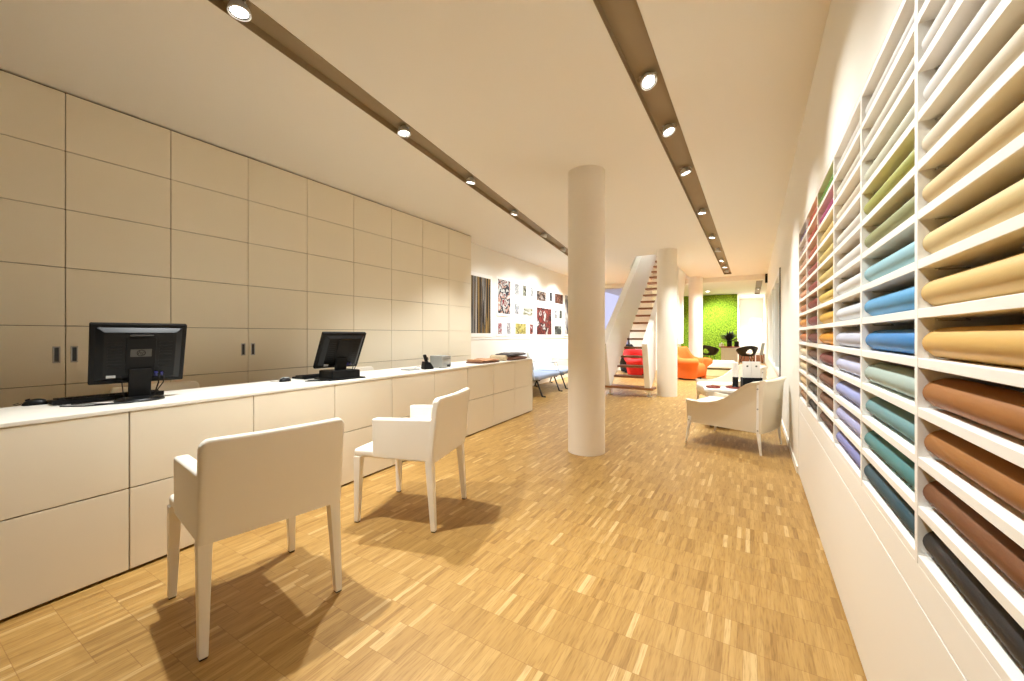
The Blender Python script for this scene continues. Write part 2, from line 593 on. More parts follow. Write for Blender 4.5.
# ------------------------------------------------------------------ counter
CA, CB = Vector((-2.676, 0.34, 0)), Vector((-2.949, 5.595, 0))
CD = (CB - CA).normalized()
CROT = math.atan2(CD.y, CD.x) - PI / 2
CDEP, CH = 0.57, 0.832
CW = 0.606
T0 = 0.41 - 2 * CW
nmod = 10
def cpos(t, dx=0.0, z=0.0):
    """point on the counter frame: t along, dx behind the front face"""
    n = Vector((-CD.y, CD.x, 0))
    return CA + CD * t + n * dx + Vector((0, 0, z))
for k in range(nmod):
    t0 = T0 + CW * k
    lab = 'white front-panelled counter unit, %s from the near end of the long counter' % ORD[k]
    if k == nmod - 1: lab = 'white front-panelled counter unit at the far end of the long counter'
    p = cpos(t0 + CW / 2)
    t = thing('counter_unit', lab, 'counter unit', p, CROT, 'white counter units')
    last = 0.012 if k == nmod - 1 else 0.0005
    bm = new(); box(bm, -CDEP, -0.016, -CW / 2 + 0.0005, CW / 2 - last, 0.016, CH - 0.0225)
    obj('carcass', bm, 'counter' if k == nmod - 1 else 'gap', t)
    bm = new(); box(bm, -CDEP + 0.02, -0.03, -CW / 2 + 0.0005, CW / 2 - 0.01, 0, 0.016)
    obj('plinth', bm, 'gap', t)
    for z0, z1 in ((0.012, 0.424), (0.424, CH - 0.021)):
        g = 0.002
        bm = new(); box(bm, -0.016, 0, -CW / 2 + g, CW / 2 - g, z0 + g, z1 - (0 if z1 > 0.5 else g), 0.0045, 2)
        obj('front_panel', bm, 'counter', t)
    if k == nmod - 1:
        bm = new(); box(bm, -CDEP, -0.0, CW / 2 - 0.0118, CW / 2, 0.03, CH - 0.0225, 0.003)
        obj('end_panel', bm, 'counter', t)
bm = new()
ln = CW * nmod
obox(bm, Matrix.Translation((-CDEP / 2 + 0.001, ln / 2, CH - 0.010)), CDEP + 0.004, ln + 0.004, 0.021, 0.004)
tag(obj('long_worktop', bm, 'top', loc=cpos(T0), rot=(0, 0, CROT)), 'long white counter top running along the front-panelled units', 'counter top')

# ------------------------------------------------------------------ upholstered visitor chairs
def make_chair(label):
    t = thing('armchair', label, 'chair', group='white leather armchairs at the counter')
    bm = new(); box(bm, -0.265, 0.265, -0.240, 0.290, 0.420, 0.470, 0.017, 3)
    obj('seat', bm, 'leather', t)
    # backrest: bowed slab, leaning
    rows = []
    nu = 16
    xs_ = [-0.273, -0.270, -0.262, -0.250, -0.22, -0.17, -0.12, -0.06, 0, 0.06, 0.12, 0.17, 0.22, 0.250, 0.262, 0.270, 0.273]
    for i in range(nu + 1):
        x = xs_[i]
        s = 1 - (x / 0.273) ** 2
        ring = []
        hs = [0.420, 0.428, 0.55, 0.68, 0.775, 0.803, 0.815, 0.818]
        drop = 0.028 * max(0.0, (abs(x) - 0.240) / 0.033) ** 2.2
        hs = [z - drop * max(0.0, (z - 0.66) / 0.158) for z in hs]
        def ctr(z):
            f = (z - 0.405) / 0.42
            return -0.243 - 0.045 * f ** 1.2 - 0.030 * s * (0.1 + 0.9 * f)
        e = 1.0
        if i in (0, nu): e = 0.45
        elif i in (1, nu - 1): e = 0.75
        elif i in (2, nu - 2): e = 0.92
        th = lambda z: (0.055 - 0.006 * (z - 0.405) / 0.42) * e
        outer = [(x, ctr(z) - th(z) / 2 * (0.35 if z > 0.817 - drop else (0.75 if z > 0.811 - drop else 1)), z) for z in hs]
        inner = [(x, ctr(z) + th(z) / 2 * (0.35 if z > 0.817 - drop else (0.75 if z > 0.811 - drop else 1)), z) for z in reversed(hs)]
        rows.append(outer + inner)
    bm = new(); grid(bm, rows, close_v=True, cap=True)
    obj('backrest', bm, 'leather', t, angle=60)
    for s in (-1, 1):
        # arm panel: profile in (y,z), rounded slab
        bm = new()
        poly = [(-0.242, 0.421), (0.150, 0.421), (0.156, 0.670), (-0.262, 0.684)]
        n0 = len(bm.edges)
        prism(bm, poly, 'x', s * 0.214, s * 0.271)
        bmesh.ops.bevel(bm, geom=bm.edges[:], offset=0.012, segments=3, profile=0.5, affect='EDGES')
        obj('armrest', bm, 'leather', t)
    for sx in (-1, 1):
        for y, dy in ((-0.236, -0.030), (0.262, 0.005)):
            bm = new()
            taper(bm, (sx * 0.247, y, 0.424), (sx * 0.256, y + dy, 0.006), 0.048, 0.030, 0.004)
            lg = obj('leg', bm, 'leather', t)
            bm = new(); box(bm, sx * 0.256 - 0.012, sx * 0.256 + 0.012, y + dy - 0.012, y + dy + 0.012, 0, 0.006)
            obj('glide', bm, 'rubber', lg)
    return t
ch = make_chair('white leather armchair nearest the viewer, its back turned to us, facing the counter')
ch.location = (-1.965, 0.985, 0); ch.rotation_euler = (0, 0, R(80.5))
dup(ch, 'white leather armchair standing sideways beyond the nearest one, in front of the counter', (-1.985, 2.022, 0), R(106.5))
dup(ch, 'white chair back showing behind the near black monitor, behind the counter', (-3.70, 1.27, 0), R(-90))
dup(ch, 'white chair back showing behind the far black monitor, behind the counter', (-3.703, 3.08, 0), R(-90))

# ------------------------------------------------------------------ computers on the counter
def text_mesh(bm, body, size, mtx, depth=0.0006):
    cu = bpy.data.curves.new('t', 'FONT')
    cu.body = body; cu.size = size; cu.align_x = 'CENTER'; cu.align_y = 'CENTER'
    cu.extrude = depth; cu.shear = 0.3
    o = bpy.data.objects.new('t', cu)
    COL.objects.link(o)
    dg = bpy.context.evaluated_depsgraph_get()
    me = bpy.data.meshes.new_from_object(o.evaluated_get(dg))
    me.transform(mtx)
    bm.from_mesh(me)
    bpy.data.objects.remove(o); bpy.data.curves.remove(cu); bpy.data.meshes.remove(me)

ZC = CH + 0.0005
def make_monitor(label, loc, rz, tilt, thick_base, w=0.405, h=0.335, zc=0.268):
    """local: back of the screen faces +X, width along Y"""
    t = thing('computer_monitor', label, 'monitor', loc, rz, 'computer monitors on the counter')
    TM = Matrix.Translation((0.02, 0, zc)) @ Matrix.Rotation(R(tilt), 4, 'Y')
    def hobj(name, bm, m, par=t):
        o = obj(name, bm, m, par)
        o.matrix_local = TM
        return o
    bm = new()
    box(bm, -0.026, 0.004, -w / 2, w / 2, -h / 2, h / 2, 0.006, 2)          # bezel frame
    hs = hobj('bezel', bm, 'blackmatte')
    bm = new()                                                               # sloped back housing
    a, b_ = 0.018, 0.052
    r0 = [(0.002, -w / 2 + a, -h / 2 + a), (0.002, w / 2 - a, -h / 2 + a), (0.002, w / 2 - a, h / 2 - a), (0.002, -w / 2 + a, h / 2 - a)]
    r1 = [(0.030, -w / 2 + b_, -h / 2 + b_ * .8), (0.030, w / 2 - b_, -h / 2 + b_ * .8), (0.030, w / 2 - b_, h / 2 - b_ * .8), (0.030, -w / 2 + b_, h / 2 - b_ * .8)]
    grid(bm, [r0, r1], close_v=True, cap=True)
    bmesh.ops.bevel(bm, geom=bm.edges[:], offset=0.004, segments=2, profile=0.5, affect='EDGES')
    hobj('back_housing', bm, 'black')
    bm = new(); box(bm, 0.028, 0.036, -0.062, 0.062, -0.10, 0.108, 0.003)
    hobj('centre_panel', bm, 'blackmatte')
    for s in (-1, 1):
        bm = new()
        for i in range(9):
            z = -0.075 + i * 0.0185
            box(bm, 0.029, 0.0325, s * 0.105 - 0.028, s * 0.105 + 0.028, z, z + 0.010)
        hobj('vent_grille', bm, 'black')
    bm = new(); box(bm, 0.030, 0.040, -0.05, 0.05, 0.118, 0.130, 0.003)
    hobj('carry_slot', bm, 'screen')
    if not thick_base:
      bm = new(); box(bm, 0.034, 0.0372, -0.044, 0.044, -0.004, 0.042, 0.001)
      bd = tag(hobj('badge', bm, 'greybadge'), 'grey rectangular badge with a dark round emblem')
      bm = new()
      lathe(bm, [(0.0190, 0), (0.0190, 0.0008), (0.0155, 0.0008), (0.0155, 0)], 28, Matrix.Translation((0.0373, 0, 0.019)) @ Matrix.Rotation(R(90), 4, 'Y'), caps=False)
      text_mesh(bm, 'hp', 0.034, Matrix.Translation((0.0376, 0, 0.020)) @ Matrix(((0, 0, 1, 0), (1, 0, 0, 0), (0, 1, 0, 0), (0, 0, 0, 1))))
      lo = obj('emblem', bm, 'black', bd)
    bm = new(); box(bm, 0.028, 0.034, -0.135, -0.098, -0.128, -0.112, 0.001)
    tag(hobj('sticker', bm, 'silver'), 'small silver sticker')
    bm = new(); box(bm, 0.026, 0.048, 0.06, 0.078, -0.125, -0.100, 0.003); box(bm, 0.026, 0.046, 0.088, 0.10, -0.122, -0.104, 0.002)
    tag(hobj('video_plug', bm, 'blue'), 'blue video plug')
    bm = new(); box(bm, -0.0275, -0.0255, -w / 2 + 0.016, w / 2 - 0.016, -h / 2 + 0.02, h / 2 - 0.016)
    hobj('screen', bm, 'screen')
    bm = new(); obox(bm, Matrix.Translation((0.012, 0, 0.095)) @ Matrix.Rotation(R(10), 4, 'Y'), 0.030, 0.095, 0.172, 0.006)
    obj('stand_neck', bm, 'blackmatte', t)
    bm = new()
    if thick_base:
        box(bm, -0.10, 0.115, -0.13, 0.12, 0.002, 0.075, 0.01)
        box(bm, -0.12, 0.135, -0.16, 0.16, 0.0, 0.012, 0.004)
    else:
        lathe(bm, [(0.106, 0), (0.108, 0.006), (0.100, 0.014), (0.05, 0.022), (0.0, 0.023)], 40, Matrix.Translation((0.02, 0, 0)) @ Matrix.Diagonal((0.85, 1, 1, 1)))
    obj('stand_base', bm, 'black', t)
    # cables hanging from the back
    bm = new()
    tube(bm, [(0.075, 0.07, zc - 0.11), (0.085, 0.07, 0.10), (0.088, 0.05, 0.03), (0.10, 0.0, 0.006), (0.12, -0.10, 0.005), (0.10, -0.22, 0.005), (0.02, -0.30, 0.005)], 0.0035, 8)
    tube(bm, [(0.07, 0.094, zc - 0.115), (0.09, 0.09, 0.10), (0.10, 0.03, 0.006), (0.135, -0.05, 0.005), (0.07, -0.16, 0.005), (-0.02, -0.26, 0.005)], 0.0028, 8)
    tube(bm, [(0.05, -0.08, zc - 0.12), (0.075, -0.075, 0.06), (0.10, -0.07, 0.008), (0.125, -0.12, 0.005)], 0.0025, 8)
    obj('cable', bm, 'black', t)
    return t
make_monitor('near black computer monitor on the counter, round foot, back turned to us', (-2.985, 0.872, ZC), R(-9.5), 20, False, w=0.40, h=0.352, zc=0.262)
make_monitor('far black computer monitor on the counter, tilted back on a block base', (-2.985, 2.165, ZC), R(-6), 27, True, w=0.385, h=0.33, zc=0.238)

def make_keyboard(label, loc, rz):
    t = thing('keyboard', label, 'keyboard', loc, rz, 'keyboards on the counter')
    bm = new()
    prism(bm, [(-0.085, 0.004), (0.085, 0.0), (0.085, 0.016), (-0.085, 0.03)], 'y', -0.225, 0.225)
    bmesh.ops.bevel(bm, geom=bm.edges[:], offset=0.003, segments=2, profile=0.5, affect='EDGES')
    # rows run along Y; the user sits at -X
    bmesh.ops.transform(bm, matrix=Matrix.Rotation(PI, 4, 'Z'), verts=bm.verts[:])
    obj('key_tray', bm, 'black', t)
    bm = new()
    for r in range(5):
        for c in range(15):
            x = 0.062 - r * 0.03; y = -0.205 + c * 0.0275
            z = 0.0225 + 0.0824 * (x + 0.0) + 0.002
            box(bm, x - 0.010, x + 0.010, y, y + 0.023, z - 0.004, z + 0.006, 0.001, 1)
    obj('keys', bm, 'blackmatte', t)
    for s in (-1, 1):
        bm = new(); box(bm, 0.06, 0.075, s * 0.19 - 0.015, s * 0.19 + 0.015, 0.0, 0.006)
        obj('foot', bm, 'rubber', t)
    return t
make_keyboard('black keyboard behind the near monitor on the counter', (-3.16, 0.79, ZC), R(-3))
make_keyboard('black keyboard behind the far monitor on the counter', (-3.225, 2.17, ZC), R(-2))
def make_mouse(label, loc, rz, m2):
    t = thing('computer_mouse', label, 'mouse', loc, rz, 'computer mice on the counter')
    t.scale = (0.82, 0.82, 0.9)
    bm = new()
    rows = []
    for i in range(13):
        f = i / 12
        x = -0.055 + 0.11 * f
        w = 0.031 * math.sqrt(max(0, 1 - (2 * f - 1) ** 4)) + 0.0015
        h = 0.036 * math.sqrt(max(0.0, 1 - (2 * f - 1.1) ** 2 * 0.8)) * (1 if 0 < i < 12 else 0.35)
        rows.append([(x, w * math.cos(a), h * math.sin(a)) for a in [PI * k / 12 for k in range(13)]])
    grid(bm, rows, close_v=True, cap=True)
    obj('body', bm, 'black', t)
    bm = new(); obox(bm, Matrix.Translation((-0.03, 0, 0.0325)) @ Matrix.Rotation(R(-14), 4, 'Y'), 0.022, 0.007, 0.008, 0.002)
    obj('scroll_wheel', bm, m2, t)
    if m2 == 'silver':
        bm = new(); obox(bm, Matrix.Translation((0.012, 0, 0.0345)), 0.05, 0.036, 0.006, 0.0028)
        tag(obj('palm_cover', bm, 'silver', t), 'silver palm cover')
    bm = new(); tube(bm, [(-0.05, 0, 0.012), (-0.075, 0.01, 0.004), (-0.09, 0.06, 0.004), (-0.07, 0.13, 0.004)], 0.002, 6)
    obj('cable', bm, 'black', t)
    return t
make_mouse('all-black mouse lying left of the near monitor on the counter', (-3.235, 0.525, ZC), R(80), 'blackmatte')
make_mouse('black and silver mouse left of the far monitor on the counter', (-3.16, 1.80, ZC), R(90), 'silver')

# phone, grey device, pad
t = thing('cordless_phone', 'black cordless phone standing in its cradle on the counter', 'phone', (-2.985, 3.23, ZC), R(-20))
bm = new()
prism(bm, [(-0.05, 0), (0.06, 0), (0.06, 0.02), (0.02, 0.075), (-0.04, 0.085), (-0.05, 0.02)], 'x', -0.042, 0.042)
bmesh.ops.bevel(bm, geom=bm.edges[:], offset=0.006, segments=2, profile=0.5, affect='EDGES')
obj('cradle', bm, 'black', t)
bm = new(); obox(bm, Matrix.Translation((0, -0.012, 0.098)) @ Matrix.Rotation(R(18), 4, 'X'), 0.046, 0.026, 0.125, 0.009, 3)
hs = obj('handset', bm, 'blackmatte', t)
bm = new(); obox(bm, Matrix.Translation((0, 0.006, 0.115)) @ Matrix.Rotation(R(18), 4, 'X'), 0.03, 0.003, 0.03, 0.001)
obj('display', bm, 'greybadge', hs)
bm = new(); tube(bm, [(-0.04, -0.03, 0.01), (-0.08, -0.06, 0.03), (-0.09, -0.12, 0.004), (-0.16, -0.13, 0.004)], 0.002, 6)
obj('cable', bm, 'black', t)
t = thing('desk_printer', 'small grey box-shaped desk device beside the phone on the counter', 'desk device', (-3.03, 3.50, ZC), CROT)
bm = new(); box(bm, -0.085, 0.085, -0.085, 0.085, 0.004, 0.135, 0.008)
obj('casing', bm, 'greyplastic', t)
bm = new(); box(bm, 0.082, 0.088, 0.01, 0.07, 0.012, 0.032, 0.002)
obj('slot', bm, 'black', t)
bm = new(); box(bm, 0.084, 0.0862, -0.075, 0.075, 0.098, 0.101)
obj('lid_seam', bm, 'darksteel', t)
bm = new()
for sx in (-1, 1):
    box(bm, sx * 0.06 - 0.012, sx * 0.06 + 0.012, -0.09, 0.09, 0, 0.005)
obj('foot_rail', bm, 'black', t)
bm = new(); box(bm, -0.06, 0.06, -0.08, 0.08, 0, 0.014, 0.004)
tag(obj('desk_pad', bm, 'greyplastic', loc=(-3.06, 3.06, ZC), rot=(0, 0, CROT)), 'flat grey pad lying left of the phone on the counter', 'pad')

# folded leather hides on the counter
def fold(bm, L, Wd, h, x0=0, y0=0, z0=0, droop=0.0, seed=0):
    rnd = random.Random(seed)
    nu, nv = 18, 10
    rows = []
    for i in range(nu + 1):
        f = i / nu
        y = y0 - L / 2 + L * f
        ring = []
        for j in range(24):
            a = 2 * PI * j / 24
            cx = math.copysign(abs(math.cos(a)) ** 0.35, math.cos(a)) * Wd / 2
            cz = h / 2 + math.copysign(abs(math.sin(a)) ** 0.7, math.sin(a)) * h / 2
            e = 1.0 if 0 < i < nu else 0.93
            dz = 0.006 * math.sin(3 * f * PI + seed) * (cz / h) + 0.003 * (rnd.random() - 0.5)
            ring.append((x0 + cx * e, y, z0 + max(0, cz + dz) * (1 if 0 < i < nu else 0.85) + (0.02 * (1 - e))))
        rows.append(ring)
    grid(bm, rows, close_v=True, cap=True)
p = cpos(4.06, 0.17, ZC)
t = thing('folded_hide', 'single tan folded leather hide with dark brown underside on the counter', 'leather hide', p, CROT, 'folded hides on the counter')
bm = new(); fold(bm, 0.45, 0.27, 0.022, 0, 0, 0, 0, 1); obj('lower_layer', bm, 'darkbrown', t)
bm = new(); fold(bm, 0.43, 0.26, 0.028, 0.0, 0.0, 0.0215, 0, 2); obj('upper_layer', bm, 'tan', t)
# pile at the far end: brown hide hanging over the end, slate hide on top, beige roll
def drape(bm, path, Wd, th):
    rows = []
    for (y, z) in path:
        rows.append([(-Wd / 2, y, z), (Wd / 2, y, z), (Wd / 2, y, z + th), (-Wd / 2, y, z + th)])
    grid(bm, rows, close_v=True, cap=True)
    bmesh.ops.bevel(bm, geom=bm.edges[:], offset=0.003, segments=1, affect='EDGES')
p = cpos(4.84, 0.165, ZC)
bm = new(); fold(bm, 0.52, 0.31, 0.05, 0, 0, 0, 0, 3)
tag(obj('folded_hide', bm, 'darkbrown', loc=p, rot=(0, 0, CROT)), 'dark brown folded leather hide under the grey one at the counter end', 'leather hide', 'folded hides on the counter')
bm = new(); fold(bm, 0.50, 0.28, 0.042, 0, 0.0, 0, 0, 4)
q = p + Vector((0, 0, 0.0575))
tag(obj('folded_hide', bm, 'slate', loc=q, rot=(0, 0, CROT)), 'slate grey folded leather hide on top of the brown one', 'leather hide', 'folded hides on the counter')
bm = new(); tube(bm, [(-0.13, 0, 0.04), (-0.12, 0, 0.04), (0.12, 0, 0.04), (0.13, 0, 0.04)], [0.03, 0.04, 0.04, 0.03], 20)
tag(obj('rolled_hide', bm, 'beige', loc=cpos(4.525, 0.20, ZC), rot=(0, 0, CROT)), 'beige rolled leather hide beside the hide pile on the counter', 'leather hide')

# ------------------------------------------------------------------ leather rack on the right wall
BAY = 0.571
RY0 = NY0
ROWP = 0.1168
ZTOP = 2.057           # underside of the top board
BT = 0.022
def rpos(y, dx=0.0, z=0.0):
    return Vector((RX(y) + dx, y, z))
rack = thing('leather_rack', 'white wall rack of pigeonholes filled with coloured leather rolls', 'shelf rack', rpos(RY0), RROT)
DEP = 0.42
ylen = NY1 - NY0
for i in range(7):
    y = BAY * i
    bm = new(); box(bm, -0.001, DEP, y - 0.0095, y + 0.0095, ZTOP - 12 * ROWP + 0.0002, ZTOP + BT, 0.001, 1)
    obj('upright', bm, 'rack', rack)
for n in range(13):
    z = ZTOP - n * ROWP
    for i in range(6):
        bm = new(); box(bm, 0.0, DEP, BAY * i + 0.0096, BAY * (i + 1) - 0.0096, z, z + BT, 0.001, 1)
        obj('shelf_board', bm, 'rack', rack)
bm = new(); box(bm, DEP, DEP + 0.015, -0.0095, ylen + 0.0095, 0.0, ZTOP + BT)
obj('back_board', bm, 'rack', rack)
zb = ZTOP - 12 * ROWP - 0.0205
bm = new(); box(bm, 0.0, 0.02, -0.0095, ylen + 0.0095, 0.5665, ZTOP - 12 * ROWP - 0.0002, 0.0006, 1)
obj('apron', bm, 'rack', rack)
bm = new(); box(bm, 0.0025, 0.0175, -0.0093, ylen + 0.0093, 0.5626, 0.5664)
obj('shadow_gap', bm, 'gap', rack)
bm = new(); box(bm, 0.0, 0.018, -0.0095, ylen + 0.0095, 0.012, 0.5625, 0.0006, 1)
obj('base_panel', bm, 'rack', rack)
clipbm = new()
tube(clipbm, [(0.03, -0.0105, -0.002), (0.03, -0.028, -0.005), (0.05, -0.034, -0.006), (0.08, -0.028, -0.005), (0.08, -0.0105, -0.002)], 0.002, 6)
clip_me = mesh_of('shelf_clip', clipbm, 'steel')
for i in range(6):
    for n in range(0, 8):
        o = bpy.data.objects.new('shelf_clip', clip_me)
        COL.objects.link(o); o.parent = rack
        o.location = (0.0, BAY * (i + 1), ZTOP - n * ROWP)

# rolls
def roll_mesh():
    bm = new()
    L = 0.543
    st = [(0.0, 0.93), (0.0015, 0.975), (0.004, 1.0)]
    ys = [(y, s) for y, s in st] + [(L * 0.35, 1.0), (L * 0.65, 1.0)] + [(L - y, s) for y, s in reversed(st)]
    rows = []
    a_, b_ = 0.050, 0.0365
    for y, s in ys:
        ring = []
        for k in range(28):
            an = 2 * PI * k / 28
            r = 1.0
            if k in (17,): r = 0.965          # fold line low on the front
            x = math.cos(an) * a_ * s * r
            z = math.sin(an) * b_ * s * r
            zz = b_ + z
            ring.append((x, y, max(0.0, zz)))
        rows.append(ring)
    grid(bm, rows, close_v=True, cap=True)
    me = mesh_of('leather_roll', bm, 'black', angle=50)
    return me
ROLL = roll_mesh()
# colour tables, top row first; bay 0 is the nearest (right edge of the photo)
bays = [
    [None, ('white', 244, 242, 238), ('white', 243, 241, 236), ('cream', 238, 226, 200), ('pale straw', 234, 208, 156), ('pale straw', 236, 210, 152), ('light honey', 232, 196, 126), ('honey yellow', 228, 182, 102), ('chestnut orange', 168, 108, 50), ('caramel brown', 168, 110, 52), ('reddish brown', 128, 80, 46), ('charcoal', 46, 42, 40)],
    [('white', 240, 238, 232), ('off-white', 234, 230, 216), ('pale green-white', 222, 222, 200), ('olive green', 176, 178, 92), ('sage green', 158, 162, 116), ('powder blue', 160, 206, 218), ('sky blue', 96, 168, 216), ('mid blue', 66, 138, 202), ('grey-green', 180, 198, 188), ('dusty teal', 116, 160, 164), ('teal', 84, 140, 140), ('dark petrol', 48, 82, 94)],
    [('white', 238, 234, 226), ('ivory', 238, 232, 216), ('cream', 238, 226, 204), ('white', 238, 234, 226), ('white', 240, 238, 234), ('white', 236, 236, 234), ('bluish white', 226, 230, 236), ('pale lavender grey', 204, 206, 222), ('pale lavender', 200, 204, 232), ('periwinkle', 164, 172, 222), ('lavender', 178, 178, 218), ('violet-blue', 140, 142, 196)],
    [('leaf green', 122, 176, 76), ('magenta pink', 188, 74, 128), ('pale apricot', 238, 206, 132), ('pale yellow', 236, 214, 136), ('straw yellow', 232, 208, 130), ('yellow', 234, 202, 104), ('golden yellow', 232, 184, 78), ('amber orange', 230, 160, 44), ('maroon', 132, 64, 62), ('chocolate', 124, 76, 54), ('cocoa brown', 122, 82, 60), ('dark cocoa', 98, 66, 54)],
    [('tomato red', 200, 84, 52), ('brick red', 190, 84, 58), ('coral red', 196, 104, 82), ('dusty rose', 186, 100, 92), ('rose brown', 176, 92, 84), ('russet', 158, 76, 64), ('wine red', 140, 56, 56), ('dark maroon', 124, 58, 54), ('umber', 108, 74, 60), ('dark umber', 86, 60, 50), ('dark grey-brown', 78, 66, 60), ('near-black', 54, 50, 48)],
    [('violet', 118, 104, 172), ('pale pink', 226, 200, 196), ('peach', 232, 186, 156), ('salmon', 226, 168, 134), ('light salmon', 222, 162, 124), ('terracotta', 208, 138, 98), ('orange', 222, 148, 62), ('rust orange', 196, 120, 72), ('ivory', 236, 220, 188), ('cream beige', 232, 208, 168), ('sand', 214, 182, 138), ('light brown', 170, 128, 92)],
]
for bi, colr in enumerate(bays):
    # bay 0 nearest: local y from RY0
    for r, c in enumerate(colr):
        if c is None:
            continue
        nm, cr, cg, cb = c
        m = mat('leather_' + nm.replace(' ', '_').replace('-', '_'), tuple(v * (0.74 if bi < 3 else 0.70) for v in rgb(cr, cg, cb)[:3]) + (1,), 0.55, bump=0.12, bscale=300, spec=0.3)
        o = bpy.data.objects.new('leather_roll', ROLL)
        COL.objects.link(o)
        o.material_slots[0].link = 'OBJECT'
        o.material_slots[0].material = m
        z = ZTOP - (r + 1) * ROWP + BT + 0.0004
        y = RY0 + BAY * bi + 0.0125 + 0.005 * random.random()
        o.location = rpos(y, 0.0535 + 0.005 * random.random(), z)
        o.rotation_euler = (0, 0, RROT)
        place = 'bottom row' if r == 11 else ('top row' if r == 0 else '%s row from the top' % ORD[r])
        bay = ['nearest rack bay at the right edge', 'second rack bay from the right', 'third rack bay from the right', 'fourth rack bay from the right', 'fifth rack bay from the right', 'farthest rack bay'][bi]
        tag(o, '%s leather roll, %s, %s' % (nm, place, bay), 'leather roll', 'leather rolls in the white rack')

# ------------------------------------------------------------------ cream lounge armchairs
def make_lounge(label):
    t = thing('lounge_armchair', label, 'armchair', group='cream lounge armchairs by the right wall')
    def wid(y):   # half width along the length
        return 0.325 + 0.035 * (y / 0.35)
    top = [(0.36, 0.488), (0.29, 0.478), (0.20, 0.472), (0.12, 0.482), (0.04, 0.505), (-0.04, 0.545), (-0.11, 0.60), (-0.17, 0.655), (-0.22, 0.695), (-0.28, 0.722), (-0.35, 0.735)]
    for s in (-1, 1):
        bm = new()
        rows = []
        for (y, z) in top:
            x = wid(y)
            zb_ = 0.235 - 0.02 * (0.36 - y) / 0.7
            fl = 0.03
            ring = [(s * (x - 0.012), y, zb_), (s * (x + 0.012), y, zb_), (s * (x + 0.014 + fl * 0.2), y, z - 0.05), (s * (x + 0.045), y, z - 0.012), (s * (x + 0.045), y, z), (s * (x - 0.012), y, z + 0.004), (s * (x - 0.014), y, z - 0.03)]
            rows.append(ring)
        grid(bm, rows, close_v=True, cap=True)
        obj('side_panel', bm, 'canvas', t, angle=45)
    bm = new()
    rows = []
    for i in range(9):
        f = i / 8
        x = -0.33 + 0.66 * f
        bow = 0.03 * (1 - (2 * f - 1) ** 2)
        rows.append([(x, -0.335 - bow, 0.215), (x, -0.362 - bow, 0.215), (x, -0.385 - bow, 0.68), (x, -0.41 - bow, 0.735), (x, -0.40 - bow, 0.748), (x, -0.35 - bow, 0.742), (x, -0.345 - bow, 0.69)])
    grid(bm, rows, close_v=True, cap=True)
    obj('back_panel', bm, 'canvas', t, angle=45)
    bm = new(); box(bm, -0.30, 0.30, -0.33, 0.33, 0.25, 0.31, 0.012)
    obj('seat_base', bm, 'canvas', t)
    bm = new(); box(bm, -0.30, 0.30, -0.32, 0.40, 0.30, 0.455, 0.06, 5)
    obj('seat_cushion', bm, 'leather', t)
    for s in (-1, 1):
        bm = new()
        xf, xr = s * (wid(0.34) + 0.02), s * (wid(-0.34) + 0.026)
        tube(bm, [(xf, 0.325, 0.30), (xf, 0.33, 0.22), (xf + s * 0.005, 0.365, 0.0)], [0.017, 0.019, 0.010], 12)
        lg = obj('front_leg', bm, 'lacquer', t)
        bm = new(); tube(bm, [(xf + s * 0.012, 0.327, 0.262), (xf + s * 0.021, 0.327, 0.262)], 0.008, 10)
        obj('bolt', bm, 'steel', lg)
        bm = new()
        tube(bm, [(xr, -0.335, 0.70), (xr, -0.333, 0.24), (xr, -0.338, 0.20), (xr + s * 0.005, -0.360, 0.0)], [0.014, 0.017, 0.018, 0.010], 12)
        lg = obj('rear_leg', bm, 'lacquer', t)
        bm = new()
        for z in (0.66, 0.46, 0.245):
            tube(bm, [(xr + s * 0.010, -0.334, z), (xr + s * 0.020, -0.334, z)], 0.008, 10)
        obj('bolt', bm, 'steel', lg)
    return t
la = make_lounge('nearest cream lounge armchair with splayed legs beside the leather rack')
la.location = (-0.15, 5.09, 0); la.rotation_euler = (0, 0, R(72))
dup(la, 'second cream lounge armchair, behind the nearest one across the coffee table', (-0.28, 6.95, 0), R(112))

# coffee table and what stands on it
t = thing('coffee_table', 'low white coffee table between the two cream lounge armchairs', 'coffee table', (-0.20, 5.98, 0), R(8))
bm = new(); box(bm, -0.34, 0.34, -0.21, 0.21, 0.465, 0.50, 0.006)
obj('table_top', bm, 'lacquer', t)
bm = new(); box(bm, -0.30, 0.30, -0.18, 0.18, 0.05, 0.465, 0.006)
obj('table_box', bm, 'lacquer', t)
bm = new(); box(bm, -0.27, 0.27, -0.15, 0.15, 0.0, 0.05)
obj('plinth', bm, 'gap', t)
def tray(label, loc, r):
    bm = new()
    lathe(bm, [(0.0, 0.0), (r - 0.01, 0), (r, 0.004), (r + 0.004, 0.022), (r - 0.004, 0.022), (r - 0.010, 0.010), (0.0, 0.010)], 40)
    return tag(obj('round_tray', bm, 'redbrown', loc=loc), label, 'tray', 'red-brown trays on the coffee table')
tray('red-brown round leather tray under the white candle on the coffee table', (-0.19, 6.01, 0.5005), 0.085)
tray('red-brown round leather tray at the left end of the coffee table', (-0.42, 5.93, 0.5005), 0.085)
TZ = 0.5005 + 0.0105
t = thing('white_candle', 'white cylindrical candle in a narrow black holder on the tray', 'candle', (-0.165, 6.01, TZ + 0.0006))
bm = new(); lathe(bm, [(0.042, 0), (0.042, 0.012), (0.034, 0.02), (0.034, 0.14), (0.0, 0.14)], 24); obj('holder', bm, 'black', t)
bm = new(); lathe(bm, [(0.035, 0.14), (0.035, 0.325), (0.030, 0.33), (0.0, 0.33)], 24); obj('candle', bm, 'lacquer', t)
t = thing('brochure_holder', 'wide black box holder on the coffee table with white brochures standing in it', 'brochure holder', (0.015, 6.03, 0.5005), R(20))
bm = new()
